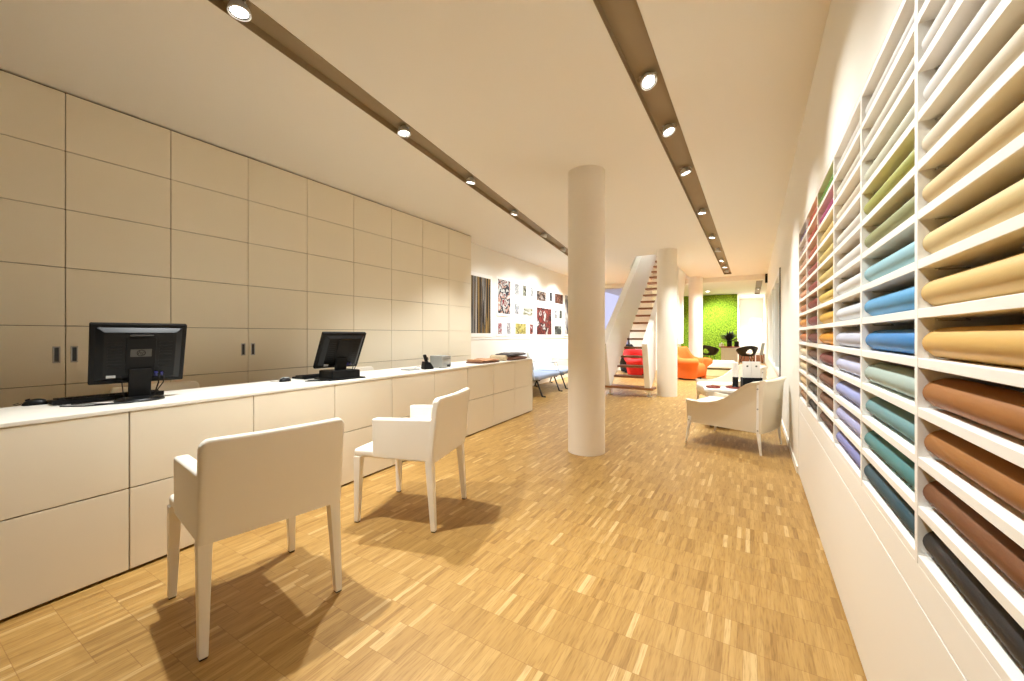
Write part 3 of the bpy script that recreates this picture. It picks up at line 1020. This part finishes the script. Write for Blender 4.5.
box(bm, -0.115, 0.115, -0.045, 0.045, 0, 0.01); box(bm, -0.115, 0.115, -0.045, -0.038, 0.01, 0.15); box(bm, -0.115, 0.115, 0.038, 0.045, 0.01, 0.15)
box(bm, -0.115, -0.108, -0.038, 0.038, 0.01, 0.15); box(bm, 0.108, 0.115, -0.038, 0.038, 0.01, 0.15)
obj('box', bm, 'black', t)
for s, nm in ((-1, 'left'), (1, 'right')):
    b0 = thing('brochure', 'white upright brochure, %s one of the two in the black holder' % nm, 'brochure', (0.015 + s * 0.053 * math.cos(R(20)), 6.03 + s * 0.053 * math.sin(R(20)), 0.5112), R(20), 'white brochures in the holder')
    bm = new(); box(bm, -0.05, 0.05, -0.012, 0.012, 0, 0.345, 0.001, 1)
    obj('cover', bm, 'lacquer', b0)
    bm = new(); box(bm, -0.009, 0.013, -0.0128, -0.0119, 0.275, 0.295, 0.0)
    tag(obj('mark', bm, 'greybadge', b0), 'small dark mark on the cover')

# ------------------------------------------------------------------ round tufted armchairs (orange, red, black)
def make_tub(label, m, loc, rz, sc=1.0):
    t = thing('tub_armchair', label, 'armchair', loc, rz, 'round wool armchairs')
    t.scale = (sc, sc, sc)
    def sup(a, rx, ry, e=0.62):
        ca, sa = math.cos(a), math.sin(a)
        return (math.copysign(abs(ca) ** e, ca) * rx, math.copysign(abs(sa) ** e, sa) * ry)
    rows = []
    n = 48
    for i in range(n + 1):
        u = 2 * i / n - 1
        a = R(155 * u) - PI / 2                   # back at -Y, open to +Y
        f = abs(u)
        k = min(1, max(0, (f - 0.30) / 0.30))
        top = 0.90 - 0.31 * k * k * (3 - 2 * k) + 0.05 * max(0, f - 0.6)
        e = 1.0
        if f > 0.93: e = math.sqrt(max(0.05, 1 - ((f - 0.93) / 0.075) ** 2))
        lip = 0.07 + 0.05 * k
        prof = [(0.345, 0.04), (0.375, 0.22), (0.395, top - 0.24), (0.395 + lip * 0.9, top - 0.15), (0.40 + lip, top - 0.07), (0.39 + lip * 0.5, top - 0.01), (0.37, top), (0.31, top - 0.05), (0.285, top - 0.17), (0.27, 0.36), (0.26, 0.04)]
        mid = sum(p[0] for p in prof) / len(prof)
        rows.append([sup(a, mid + (r_ - mid) * e, (mid + (r_ - mid) * e) * 1.02) + (z if e == 1 else 0.04 + (z - 0.04) * (0.85 + 0.15 * e),) for r_, z in prof])
    bm = new(); grid(bm, rows, close_v=True, cap=True)
    obj('shell', bm, m, t, angle=75)
    rows = []
    for (q, z) in ((0.05, 0.08), (0.80, 0.08), (1.0, 0.12), (1.04, 0.28), (1.02, 0.38), (0.92, 0.44), (0.6, 0.47), (0.05, 0.48)):
        rows.append([sup(2 * PI * k / 40, 0.345 * q, 0.36 * q, 0.7) + (z,) for k in range(40)])
    bm = new(); grid(bm, rows, close_v=True, cap=True)
    obj('seat_cushion', bm, m, t, angle=75)
    bm = new(); lathe(bm, [(0.0, 0.0), (0.29, 0.0), (0.30, 0.04), (0.30, 0.085), (0.0, 0.085)], 32)
    obj('base', bm, 'charwool', t)
    return t
make_tub('orange tub armchair beyond the staircase column', 'orange', (-1.41, 11.85, 0), R(-115), 0.97)
make_tub('red tub armchair seen through the open stair treads', 'red', (-2.80, 12.08, 0), R(-125), 0.86)
make_tub('black tub armchair behind the red one, seen under the stair treads', 'charwool', (-3.20, 13.02, 0), R(-110), 1.0)

# ------------------------------------------------------------------ staircase
st = thing('staircase', 'straight open staircase with walnut treads between white parapets', 'staircase', (-2.09, 7.97, 0))
RISE, GO = 0.19, 0.262
XL, XR = -2.43 + 2.09, -1.75 + 2.09
for n in range(19):
    z = 0.178 + RISE * n
    y = GO * n
    bm = new()
    if n == 0:
        box(bm, XL - 0.13, XR + 0.16, -0.03, 0.27, z - 0.045, z, 0.004)
    else:
        box(bm, XL + 0.001, XR - 0.001, y - 0.02, y + (0.235 if n < 18 else 0.16), z - 0.042, z, 0.004)
    o = obj('tread', bm, 'wood', st)
    if n == 0:
        for x in (XL - 0.03, XR + 0.06):
            bm = new(); tube(bm, [(x, 0.10, 0), (x, 0.10, 0.01), (x, 0.10, 0.012), (x, 0.10, 0.135)], [0.05, 0.05, 0.026, 0.026], 16)
            obj('tread_foot', bm, 'lacquer', o)
def parapet(x0, x1):
    bm = new()
    sl = 0.735
    top0, bot0 = (-0.27, 1.03), (0.0, 0.09)
    zmax = 4.2
    yt = top0[0] + (zmax - top0[1]) / sl
    ye = 4.6
    poly = [bot0, (ye, bot0[1] + sl * ye), (ye, zmax), (yt, zmax), top0]
    prism(bm, poly, 'x', x0, x1)
    bmesh.ops.bevel(bm, geom=bm.edges[:], offset=0.006, segments=2, profile=0.5, affect='EDGES')
    return obj('parapet', bm, 'lacquer', st)
parapet(XL - 0.14, XL)
parapet(XR, XR + 0.105)

# ------------------------------------------------------------------ pictures on the left wall
def wall_y(u):
    a = (u - 512) / 400.0
    S, C = math.sin(TH), math.cos(TH)
    dx, dy = a * C - S, a * S + C
    # x = -4.355 - 0.0258 (y - 5.88)
    k = 0.0258
    d = (-4.355 + k * 5.88) / (dx + k * dy)
    return d * dy, d
def pic(x0, x1, y0, y1, m, label, edge=0.05, name='wall_picture'):
    """box in the 8.01x detail crop (origin 470,260); y's taken at the left edge"""
    ya, da = wall_y(470 + x0 / 8.01); yb, db = wall_y(470 + x1 / 8.01)
    z1 = 1.2 + (335 - (260 + y0 / 8.01)) * da / 400
    z0 = 1.2 + (335 - (260 + y1 / 8.01)) * da / 400
    yc = (ya + yb) / 2
    w, h = yb - ya, z1 - z0
    t = thing(name, label, 'picture', (LX(yc), yc, z0), 0.0258, 'pictures on the left wall')
    bm = new(); box(bm, 0.001, 0.018, -w / 2 - edge, w / 2 + edge, -edge, h + edge, 0.002, 1)
    obj('mount_board', bm, 'lacquer', t)
    bm = new(); box(bm, 0.0175, 0.0205, -w / 2, w / 2, 0, h, 0)
    obj('print', bm, m, t)
P_ = print_material
K = (24, 20, 20); Wt = (238, 236, 230); BR = (110, 66, 44); RD = (150, 40, 44); GY = (120, 118, 114); YL = (226, 206, 96); DG = (54, 52, 50); PK = (220, 170, 150); TN = (190, 150, 110); GN = (110, 116, 84)
stripes = P_('print_straps', [K, (70, 56, 50), DG, (196, 158, 92), (44, 38, 40), (160, 156, 150), (62, 44, 38), (228, 222, 214)], 1, 5.0, (1, 2.4, 0.05), 'voronoi')
pic(2, 158, 120, 586, stripes, 'largest picture, dark and gold hanging straps, beside the cabinets', 0.07)
pic(218, 318, 150, 426, P_('print_a', [K, (90, 40, 44), Wt, PK, (60, 60, 70), Wt, RD, (214, 200, 190)], 2, 4.5), 'tall collage picture right of the hanging-straps picture')
pic(355, 385, 190, 278, P_('print_b', [Wt, (226, 224, 220), (180, 178, 176), Wt], 3, 14), 'tiny pale picture, first of the narrow ones in the top row')
pic(418, 446, 203, 288, P_('print_c', [K, GN, (206, 204, 180), DG, Wt], 4, 14), 'tiny dark green picture, second of the narrow ones in the top row')
pic(478, 504, 215, 292, P_('print_d', [GY, Wt, (150, 150, 146), (210, 208, 204)], 5, 14), 'tiny grey picture, third of the narrow ones in the top row')
pic(530, 602, 245, 322, P_('print_e', [K, (120, 80, 60), (214, 190, 170), K, BR, Wt], 6, 9), 'square brown and white picture above the red interior picture')
pic(632, 652, 258, 328, P_('print_f', [K, DG, (40, 40, 44), (90, 88, 84)], 7, 12), 'narrow near-black picture in the top row')
pic(675, 738, 267, 345, P_('print_g', [(52, 30, 26), BR, (76, 40, 34), (160, 120, 100)], 8, 9), 'square dark red-brown picture at the right of the top row')
pic(354, 385, 350, 432, P_('print_h', [Wt, GY, (214, 214, 216), (160, 164, 176)], 9, 12), 'tiny pale figure picture in the middle row')
pic(420, 496, 375, 442, P_('print_i', [(60, 56, 30), (140, 132, 86), (222, 220, 202), Wt], 10, 6, (1, 0.7, 3), 'lin'), 'landscape picture with olive bottom in the middle row')
pic(530, 648, 378, 597, P_('print_j', [K, (98, 40, 34), (150, 60, 52), (66, 34, 30), Wt, (120, 76, 56)], 11, 5), 'large dark red interior picture in the centre of the wall')
pic(672, 690, 398, 466, P_('print_k', [K, GY, Wt, DG], 12, 13), 'tiny black and white picture right of the red interior')
pic(711, 731, 402, 468, P_('print_l', [DG, (84, 92, 78), K], 13, 13), 'tiny dark green-grey picture at the right of the middle row')
pic(218, 249, 505, 592, P_('print_m', [RD, Wt, (190, 100, 104), Wt, DG], 14, 12), 'small red and white picture, leftmost of the bottom row')
pic(288, 319, 503, 592, P_('print_n', [(120, 40, 60), Wt, (160, 150, 160), Wt, DG], 15, 12), 'small wine and white picture, second in the bottom row')
pic(358, 441, 507, 592, P_('print_o', [YL, (240, 228, 150), (150, 136, 60), (232, 214, 110)], 16, 12), 'yellow square picture in the bottom row')
pic(473, 498, 515, 594, P_('print_p', [RD, (90, 30, 34), (206, 120, 110), Wt], 17, 12), 'narrow dark red picture in the bottom row')
pic(672, 728, 528, 597, P_('print_q', [(74, 82, 74), DG, (120, 128, 118), (160, 166, 158)], 18, 8), 'small square grey-green picture, rightmost in the bottom row')
pic(757, 790, 282, 595, P_('print_r', [DG, GY, Wt, (100, 90, 84), K], 19, 8, (1, 1.6, 0.3), 'lin'), 'tall grey picture next to the nearest column')
ya, yb = 5.55, 10.9
bm = new()
prism(bm, [(LX(ya) + 0.0, ya), (LX(yb) + 0.0, yb), (LX(yb) + 0.012, yb), (LX(ya) + 0.012, ya)], 'z', 1.118, 1.14)
tag(obj('picture_ledge', bm, 'lacquer'), 'thin white ledge running below the pictures on the left wall', 'ledge')

# ------------------------------------------------------------------ lounge seats by the left wall
def make_daybed(label):
    """faces +X, length along Y"""
    t = thing('lounge_bench', label, 'lounge bench', group='pale blue lounge seats by the left wall')
    L = 1.15
    bm = new(); box(bm, -0.34, 0.36, -L / 2, L / 2, 0.33, 0.42, 0.035, 4)
    obj('seat_pad', bm, 'paleblue', t)
    bm = new(); obox(bm, Matrix.Translation((-0.42, 0, 0.60)) @ Matrix.Rotation(R(-20), 4, 'Y'), 0.055, L, 0.48, 0.022, 3)
    obj('back_pad', bm, 'whitefab', t)
    for y in (-L / 2 + 0.12, L / 2 - 0.12):
        bm = new()
        tube(bm, [(-0.50, y, 0.82), (-0.34, y, 0.325), (0.33, y, 0.325)], 0.016, 8)
        obj('frame_rail', bm, 'darksteel', t)
        for x, dx in ((-0.28, -0.10), (0.26, 0.12)):
            bm = new(); tube(bm, [(x, y, 0.325), (x + dx, y, 0.016), (x + dx + 0.07, y, 0.016)], 0.016, 8)
            obj('leg', bm, 'darksteel', t)
    for y in (-L / 2 - 0.015, L / 2 + 0.015):
        bm = new(); tube(bm, [(-0.36, y, 0.34), (-0.36, y, 0.60), (0.22, y, 0.60), (0.28, y, 0.34)], 0.010, 8)
        obj('arm_frame', bm, 'silver', t)
    return t
db = make_daybed('near pale blue lounge seat on dark legs showing past the counter end')
db.location = (-3.84, 7.35, 0); db.rotation_euler = (0, 0, R(3))
dup(db, 'far pale blue lounge seat on dark legs showing left of the nearest column', (-3.90, 8.65, 0), R(3))

# ------------------------------------------------------------------ far room furniture
bm = new(); box(bm, -1.75, -0.55, 12.9, 15.3, 0.0, 0.014, 0.004)
tag(obj('area_rug', bm, 'rug'), 'olive green rug lying in front of the low white bench', 'rug')
t = thing('low_bench', 'low white upholstered bench at the far edge of the olive rug', 'bench', (-1.05, 15.75, 0))
bm = new(); box(bm, -0.6, 0.6, -0.35, 0.35, 0.06, 0.30, 0.03, 4); obj('cushion', bm, 'whitefab', t)
bm = new(); box(bm, -0.55, 0.55, -0.3, 0.3, 0.0, 0.07); obj('plinth', bm, 'gap', t)

t = thing('dining_table', 'white slab-legged table with a dark red top before the moss wall', 'table', (-0.72, 18.7, 0))
bm = new(); box(bm, -0.36, 0.36, -0.62, 0.62, 0.70, 0.735, 0.004); obj('table_top', bm, 'redbrown', t)
for y in (-0.58, 0.56):
    bm = new(); box(bm, -0.28, 0.28, y, y + 0.04, 0.0, 0.70, 0.004); obj('slab_leg', bm, 'lacquer', t)
def make_shell(label, loc, rz):
    """faces +Y; back at -Y with a drop-shaped hole"""
    t = thing('shell_chair', label, 'chair', loc, rz, 'black shell chairs at the far table')
    bm = new()
    nu, nv = 28, 14
    P2 = []
    for i in range(nu + 1):
        a = R(-110 + 220 * i / nu) - PI / 2
        f = abs(2 * i / nu - 1)
        row = []
        for j in range(nv + 1):
            g = j / nv
            top = 0.80 - 0.20 * f ** 1.6
            z = 0.42 + (top - 0.42) * g
            r = 0.22 + 0.13 * g ** 0.7
            row.append((r * math.cos(a) * 1.05, r * math.sin(a), z))
        P2.append(row)
    vs = [[bm.verts.new(p) for p in r] for r in P2]
    for i in range(nu):
        for j in range(nv):
            cu, cv = (i + 0.5 - nu / 2) / 2.6, (j + 0.5 - 5.2) / 3.4
            if cu * cu * (1.0 + 0.5 * cv) + cv * cv < 1.0 and True:
                continue
            bm.faces.new((vs[i][j], vs[i + 1][j], vs[i + 1][j + 1], vs[i][j + 1]))
    o = obj('shell_back', bm, 'glassdark', t, angle=80)
    md = o.modifiers.new('s', 'SOLIDIFY'); md.thickness = 0.014
    bm = new(); lathe(bm, [(0.0, 0.395), (0.20, 0.40), (0.225, 0.425), (0.20, 0.45), (0.0, 0.44)], 28); obj('seat', bm, 'glassdark', t)
    for sx in (-1, 1):
        for sy in (-1, 1):
            bm = new(); tube(bm, [(sx * 0.12, sy * 0.12, 0.41), (sx * 0.23, sy * 0.23, 0.0)], 0.011, 8); obj('leg', bm, 'black', t)
    return t
make_shell('black shell chair with a drop-shaped hole, left of the white table', (-1.40, 17.62, 0), R(-20))
make_shell('black shell chair with a drop-shaped hole, right of the white table', (-0.10, 17.62, 0), R(20))
t = thing('side_chair', 'slim pale grey side chair beside the right black shell chair', 'chair', (0.22, 18.4, 0), R(75))
bm = new(); obox(bm, Matrix.Translation((0, -0.2, 0.66)) @ Matrix.Rotation(R(10), 4, 'X'), 0.42, 0.025, 0.46, 0.01); obj('backrest', bm, 'silver', t)
bm = new(); box(bm, -0.21, 0.21, -0.19, 0.21, 0.42, 0.45, 0.01); obj('seat', bm, 'silver', t)
for sx in (-1, 1):
    for sy in (-1, 1):
        bm = new(); tube(bm, [(sx * 0.18, sy * 0.17, 0.42), (sx * 0.20, sy * 0.21, 0.0)], 0.011, 8); obj('leg', bm, 'chrome', t)
# plant and black box on the table
TT = 0.7355
t = thing('potted_plant', 'dark bushy plant in a black planter on the far table', 'plant', (-0.72, 18.5, TT))
bm = new(); box(bm, -0.09, 0.09, -0.09, 0.09, 0, 0.22, 0.006); obj('planter', bm, 'black', t)
bm = new()
rnd = random.Random(3)
for i in range(85):
    a = rnd.uniform(0, 2 * PI); e = rnd.uniform(0.2, 1.4); ln_ = rnd.uniform(0.25, 0.52)
    base = Vector((rnd.uniform(-0.05, 0.05), rnd.uniform(-0.05, 0.05), 0.21))
    d = Vector((math.cos(a) * math.cos(e), math.sin(a) * math.cos(e), math.sin(e)))
    tip = base + d * ln_ + Vector((0, 0, -0.04))
    side = d.cross(Vector((0, 0, 1))).normalized() * 0.04
    mid = base + d * ln_ * 0.62
    v = [bm.verts.new(p) for p in (base, mid + side, tip, mid - side)]
    bm.faces.new(v)
tag(obj('foliage', bm, 'leaf', t), kind='stuff')
t = thing('black_box', 'black cube-shaped box on the far table right of the plant', 'box', (-0.44, 18.35, TT), 0)
bm = new(); box(bm, -0.10, 0.06, -0.10, 0.10, 0, 0.20, 0.006); obj('body', bm, 'black', t)
bm = new(); box(bm, -0.104, 0.064, -0.104, 0.104, 0.165, 0.215, 0.005); obj('lid', bm, 'blackmatte', t)
for i, (x, h_) in enumerate(((-1.05, 0.13), (-0.99, 0.16), (-0.935, 0.11))):
    bm = new(); lathe(bm, [(0.0, 0), (0.022, 0), (0.022, h_ - 0.02), (0.012, h_), (0.0, h_)], 18)
    tag(obj('white_bottle', bm, 'lacquer', loc=(x, 18.32, TT)), ['white bottle at the left end of the far table, first of the three', 'tallest white bottle of the three on the far table', 'shortest white bottle of the three on the far table'][i], 'bottle', 'white bottles on the far table')
t = thing('low_sideboard', 'low brown wooden sideboard along the far right', 'sideboard', (0.0, 20.2, 0))
bm = new(); box(bm, -0.42, 0.53, -0.2, 0.2, 0.05, 0.40, 0.005); obj('body', bm, 'amber', t)
bm = new(); box(bm, -0.40, 0.51, -0.18, 0.18, 0.0, 0.05); obj('plinth', bm, 'gap', t)
for x in (-0.40, 0.065):
    bm = new(); box(bm, x, x + 0.45, -0.212, -0.2005, 0.07, 0.385, 0.003); obj('door', bm, 'amber', t)
t = thing('floor_lamp', 'white floor lamp with a wide lit shade in the far right corner', 'floor lamp', (0.20, 19.4, 0))
bm = new(); lathe(bm, [(0.0, 0), (0.15, 0), (0.15, 0.015), (0.02, 0.03), (0.0, 0.03)], 32); obj('base', bm, 'lacquer', t)
bm = new(); lathe(bm, [(0.012, 0.03), (0.012, 1.70)], 14); obj('pole', bm, 'lacquer', t)
bm = new(); lathe(bm, [(0.24, 1.62), (0.19, 1.88), (0.186, 1.88), (0.236, 1.62)], 36, caps=False); obj('lamp_shade', bm, 'lampshade', t)
bm = new(); lathe(bm, [(0.0, 1.68), (0.03, 1.69), (0.045, 1.73), (0.03, 1.77), (0.0, 1.785)], 16); obj('bulb', bm, 'lamp', t)

t = thing('wall_box', 'small dark box mounted high on the right wall near the ceiling', 'wall box', (RX(12.7) - 0.03, 12.7, 2.60))
bm = new(); box(bm, -0.025, 0.029, -0.06, 0.06, 0, 0.24, 0.006); obj('casing', bm, 'blackmatte', t)
bm = new(); box(bm, -0.029, -0.024, -0.05, 0.05, 0.02, 0.22, 0.001); obj('front_grille', bm, 'darksteel', t)

# ------------------------------------------------------------------ ceiling spotlights
def make_spot():
    t = thing('spotlight', '', 'spotlight', group='ceiling spotlights')
    bm = new()
    lathe(bm, [(0.0, 0.042), (0.024, 0.040), (0.046, 0.022), (0.060, -0.014), (0.0625, -0.030), (0.058, -0.032), (0.052, -0.022), (0.0, -0.016)], 36)
    obj('housing', bm, 'lampring', t)
    bm = new(); lathe(bm, [(0.0, -0.020), (0.046, -0.023), (0.046, -0.0205), (0.0, -0.0165)], 28)
    obj('lens', bm, 'lamp', t)
    bm = new(); lathe(bm, [(0.046, -0.024), (0.050, -0.028), (0.053, -0.024)], 32, caps=False)
    obj('inner_ring', bm, 'darksteel', t)
    bm = new()
    tube(bm, [(0.062, 0, 0.0), (0.074, 0, 0.02), (0.064, 0, 0.042), (0.0, 0, 0.050)], 0.0035, 8)
    tube(bm, [(-0.062, 0, 0.0), (-0.074, 0, 0.02), (-0.064, 0, 0.042), (0.0, 0, 0.050)], 0.0035, 8)
    obj('bracket', bm, 'chrome', t)
    bm = new(); tube(bm, [(0.0, 0.03, 0.03), (-0.03, 0.075, 0.03), (-0.05, 0.06, 0.02), (-0.03, 0.05, 0.05)], 0.002, 6)
    obj('wire', bm, 'darksteel', t)
    return t
PROTO = None
WARM = (0.97, 1.0, 0.99)
COOL = (0.90, 0.97, 1.0)
def spot(x, y, z, aim, power, label, size=84, blend=0.7, rad=0.03, col=WARM):
    global PROTO
    if PROTO is None:
        PROTO = make_spot(); t = PROTO
        t['label'] = label
    else:
        t = dup(PROTO, label)
        for c_ in list(t.children):
            if c_.type == 'LIGHT':
                bpy.data.objects.remove(c_)
    t.location = (x, y, z)
    t.scale = (0.86, 0.86, 0.86)
    d = Vector(aim).normalized()
    q = Vector((0, 0, -1)).rotation_difference(d)
    for c_ in t.children:
        if c_.name.split('.')[0] in ('housing', 'lens', 'inner_ring'):
            c_.rotation_mode = 'QUATERNION'; c_.rotation_quaternion = q
    ld = bpy.data.lights.new('spot_beam', 'SPOT')
    ld.energy = power; ld.color = col
    ld.spot_size = R(size); ld.spot_blend = blend; ld.shadow_soft_size = rad
    lo = bpy.data.objects.new('spot_beam', ld)
    COL.objects.link(lo)
    lo.parent = t
    lo.location = d * 0.06
    lo.rotation_mode = 'QUATERNION'; lo.rotation_quaternion = q
    return t

def on_strip(S, y):
    fr, ln = S
    o = fr @ Vector((0, 0, 0)); e = fr @ Vector((0, ln, 0))
    f = (y - o.y) / (e.y - o.y)
    return o.x + (e.x - o.x) * f
SZ = H - 0.002
PW = 1.0
def LP(v): return v * PW
lefts = [(1.05, (0.05, 0, -1), 195), (2.37, (0.07, 0, -1), 190), (3.51, (-0.2, 0, -1), 130), (4.745, (-0.3, 0, -1), 125), (6.05, (-0.6, 0.2, -1), 95), (7.25, (-0.7, 0.15, -1), 98), (8.4, (-0.7, 0, -1), 105), (9.6, (-0.5, 0, -1), 210)]  # last two, hidden by the column, are added to light the far left wall
for i, (y, aim, pw) in enumerate(lefts):
    lab = 'spotlight in the left ceiling channel, %s counting from the near end' % ORD[i]
    spot(on_strip(LS, y), y, SZ, aim, LP(pw), lab, size=84 if y < 5 else 100, blend=0.7 if y < 3 else 1.0, col=WARM if y < 5.5 else COOL)
rights = [(0.2, (0.3, 0.3, -1), 66), (1.3, (0.3, 0.1, -1), 78), (2.72, (0.42, -0.4, -0.95), 96), (3.46, (0.35, -0.1, -1), 104), (4.43, (0.3, 0.1, -1), 130), (6.0, (-0.05, 0, -1), 180), (7.6, (-0.15, 0, -1), 195), (8.9, (-0.05, 0.1, -1), 205), (10.1, (-0.3, 0, -1), 215), (11.1, (0, 0, -1), 235), (11.95, (-0.3, 0.1, -1), 235)]
for i, (y, aim, pw) in enumerate(rights):
    lab = 'spotlight in the right ceiling channel, %s from the near end in view' % ORD[i - 2] if i >= 2 else 'spotlight in the right ceiling channel above the viewer, %s behind the frame' % ORD[1 - i]
    spot(on_strip(RS, y), y, SZ, aim, LP(pw), lab, size=86 if y < 5 else 104, blend=1.0, col=WARM if y < 5.5 else COOL)
for i, y in enumerate((15.0, 18.2)):
    spot(0.27, y, HF - 0.002, (-0.2, 0, -1), LP(260), ['near', 'far'][i] + ' spotlight in the short far ceiling channel', col=(1, 0.96, 0.9))
# flush lamps: a real one by the moss wall, the others added fill
def flush(x, y, z, power, label, size=110, aim=(0, 0, -1), col=(0.94, 0.98, 1.0)):
    t = thing('ceiling_light', label, 'ceiling light', (x, y, z), 0, 'flush ceiling lights')
    bm = new(); lathe(bm, [(0.0, 0.0), (0.085, 0.0), (0.09, -0.006), (0.082, -0.012), (0.07, -0.008), (0.0, -0.008)], 32); obj('trim_ring', bm, 'lampring', t)
    bm = new(); lathe(bm, [(0.0, -0.0085), (0.069, -0.0085), (0.069, -0.010), (0.0, -0.010)], 28); obj('diffuser', bm, 'lamp', t)
    ld = bpy.data.lights.new('flush_beam', 'SPOT'); ld.energy = power; ld.spot_size = R(size); ld.spot_blend = 0.8; ld.shadow_soft_size = 0.06; ld.color = col
    lo = bpy.data.objects.new('flush_beam', ld); COL.objects.link(lo); lo.parent = t; lo.location = (0, 0, -0.075)
    lo.rotation_mode = 'QUATERNION'; lo.rotation_quaternion = Vector((0, 0, -1)).rotation_difference(Vector(aim).normalized())
flush(-1.5, 18.3, HF, LP(420), 'flush round ceiling light in front of the moss wall', 100, (0.25, 0.8, -1))
flush(-1.9, 14.5, HF, LP(400), 'added flush fill light for the far room, hidden from view')  # added fill, placed out of sight to brighten the far room
flush(0.05, 21.6, HF, LP(320), 'added flush fill light brightening the far white wall', 120)  # added fill that brightens the end wall
flush(-4.05, 11.5, H, LP(450), 'added flush fill light for the far left zone, hidden from view', 130)  # added fill, tucked behind the nearest column
# unseen point light added to brighten the stairwell shaft
ld = bpy.data.lights.new('stairwell_fill', 'POINT'); ld.energy = 14; ld.shadow_soft_size = 0.1; ld.color = WARM
lo = bpy.data.objects.new('stairwell_fill', ld); COL.objects.link(lo); lo.location = (-2.1, 11.2, 4.3)

# ------------------------------------------------------------------ world (evening sky outside the window)
w = bpy.data.worlds.new('evening_sky')
scene.world = w
w.use_nodes = True
bg = w.node_tree.nodes['Background']
bg.inputs[0].default_value = rgb(208, 208, 244)
bg.inputs[1].default_value = 0.75

# ------------------------------------------------------------------ view
scene.view_settings.view_transform = 'Standard'
scene.view_settings.look = 'None'
scene.view_settings.exposure = 0.64
scene.view_settings.gamma = 1.0
scene.view_settings.use_curve_mapping = False
scene.cycles.use_denoising = True
scene.cycles.max_bounces = 10
scene.cycles.diffuse_bounces = 6
scene.cycles.glossy_bounces = 4
scene.cycles.sample_clamp_indirect = 6.0
scene.cycles.caustics_reflective = False
scene.cycles.caustics_refractive = False
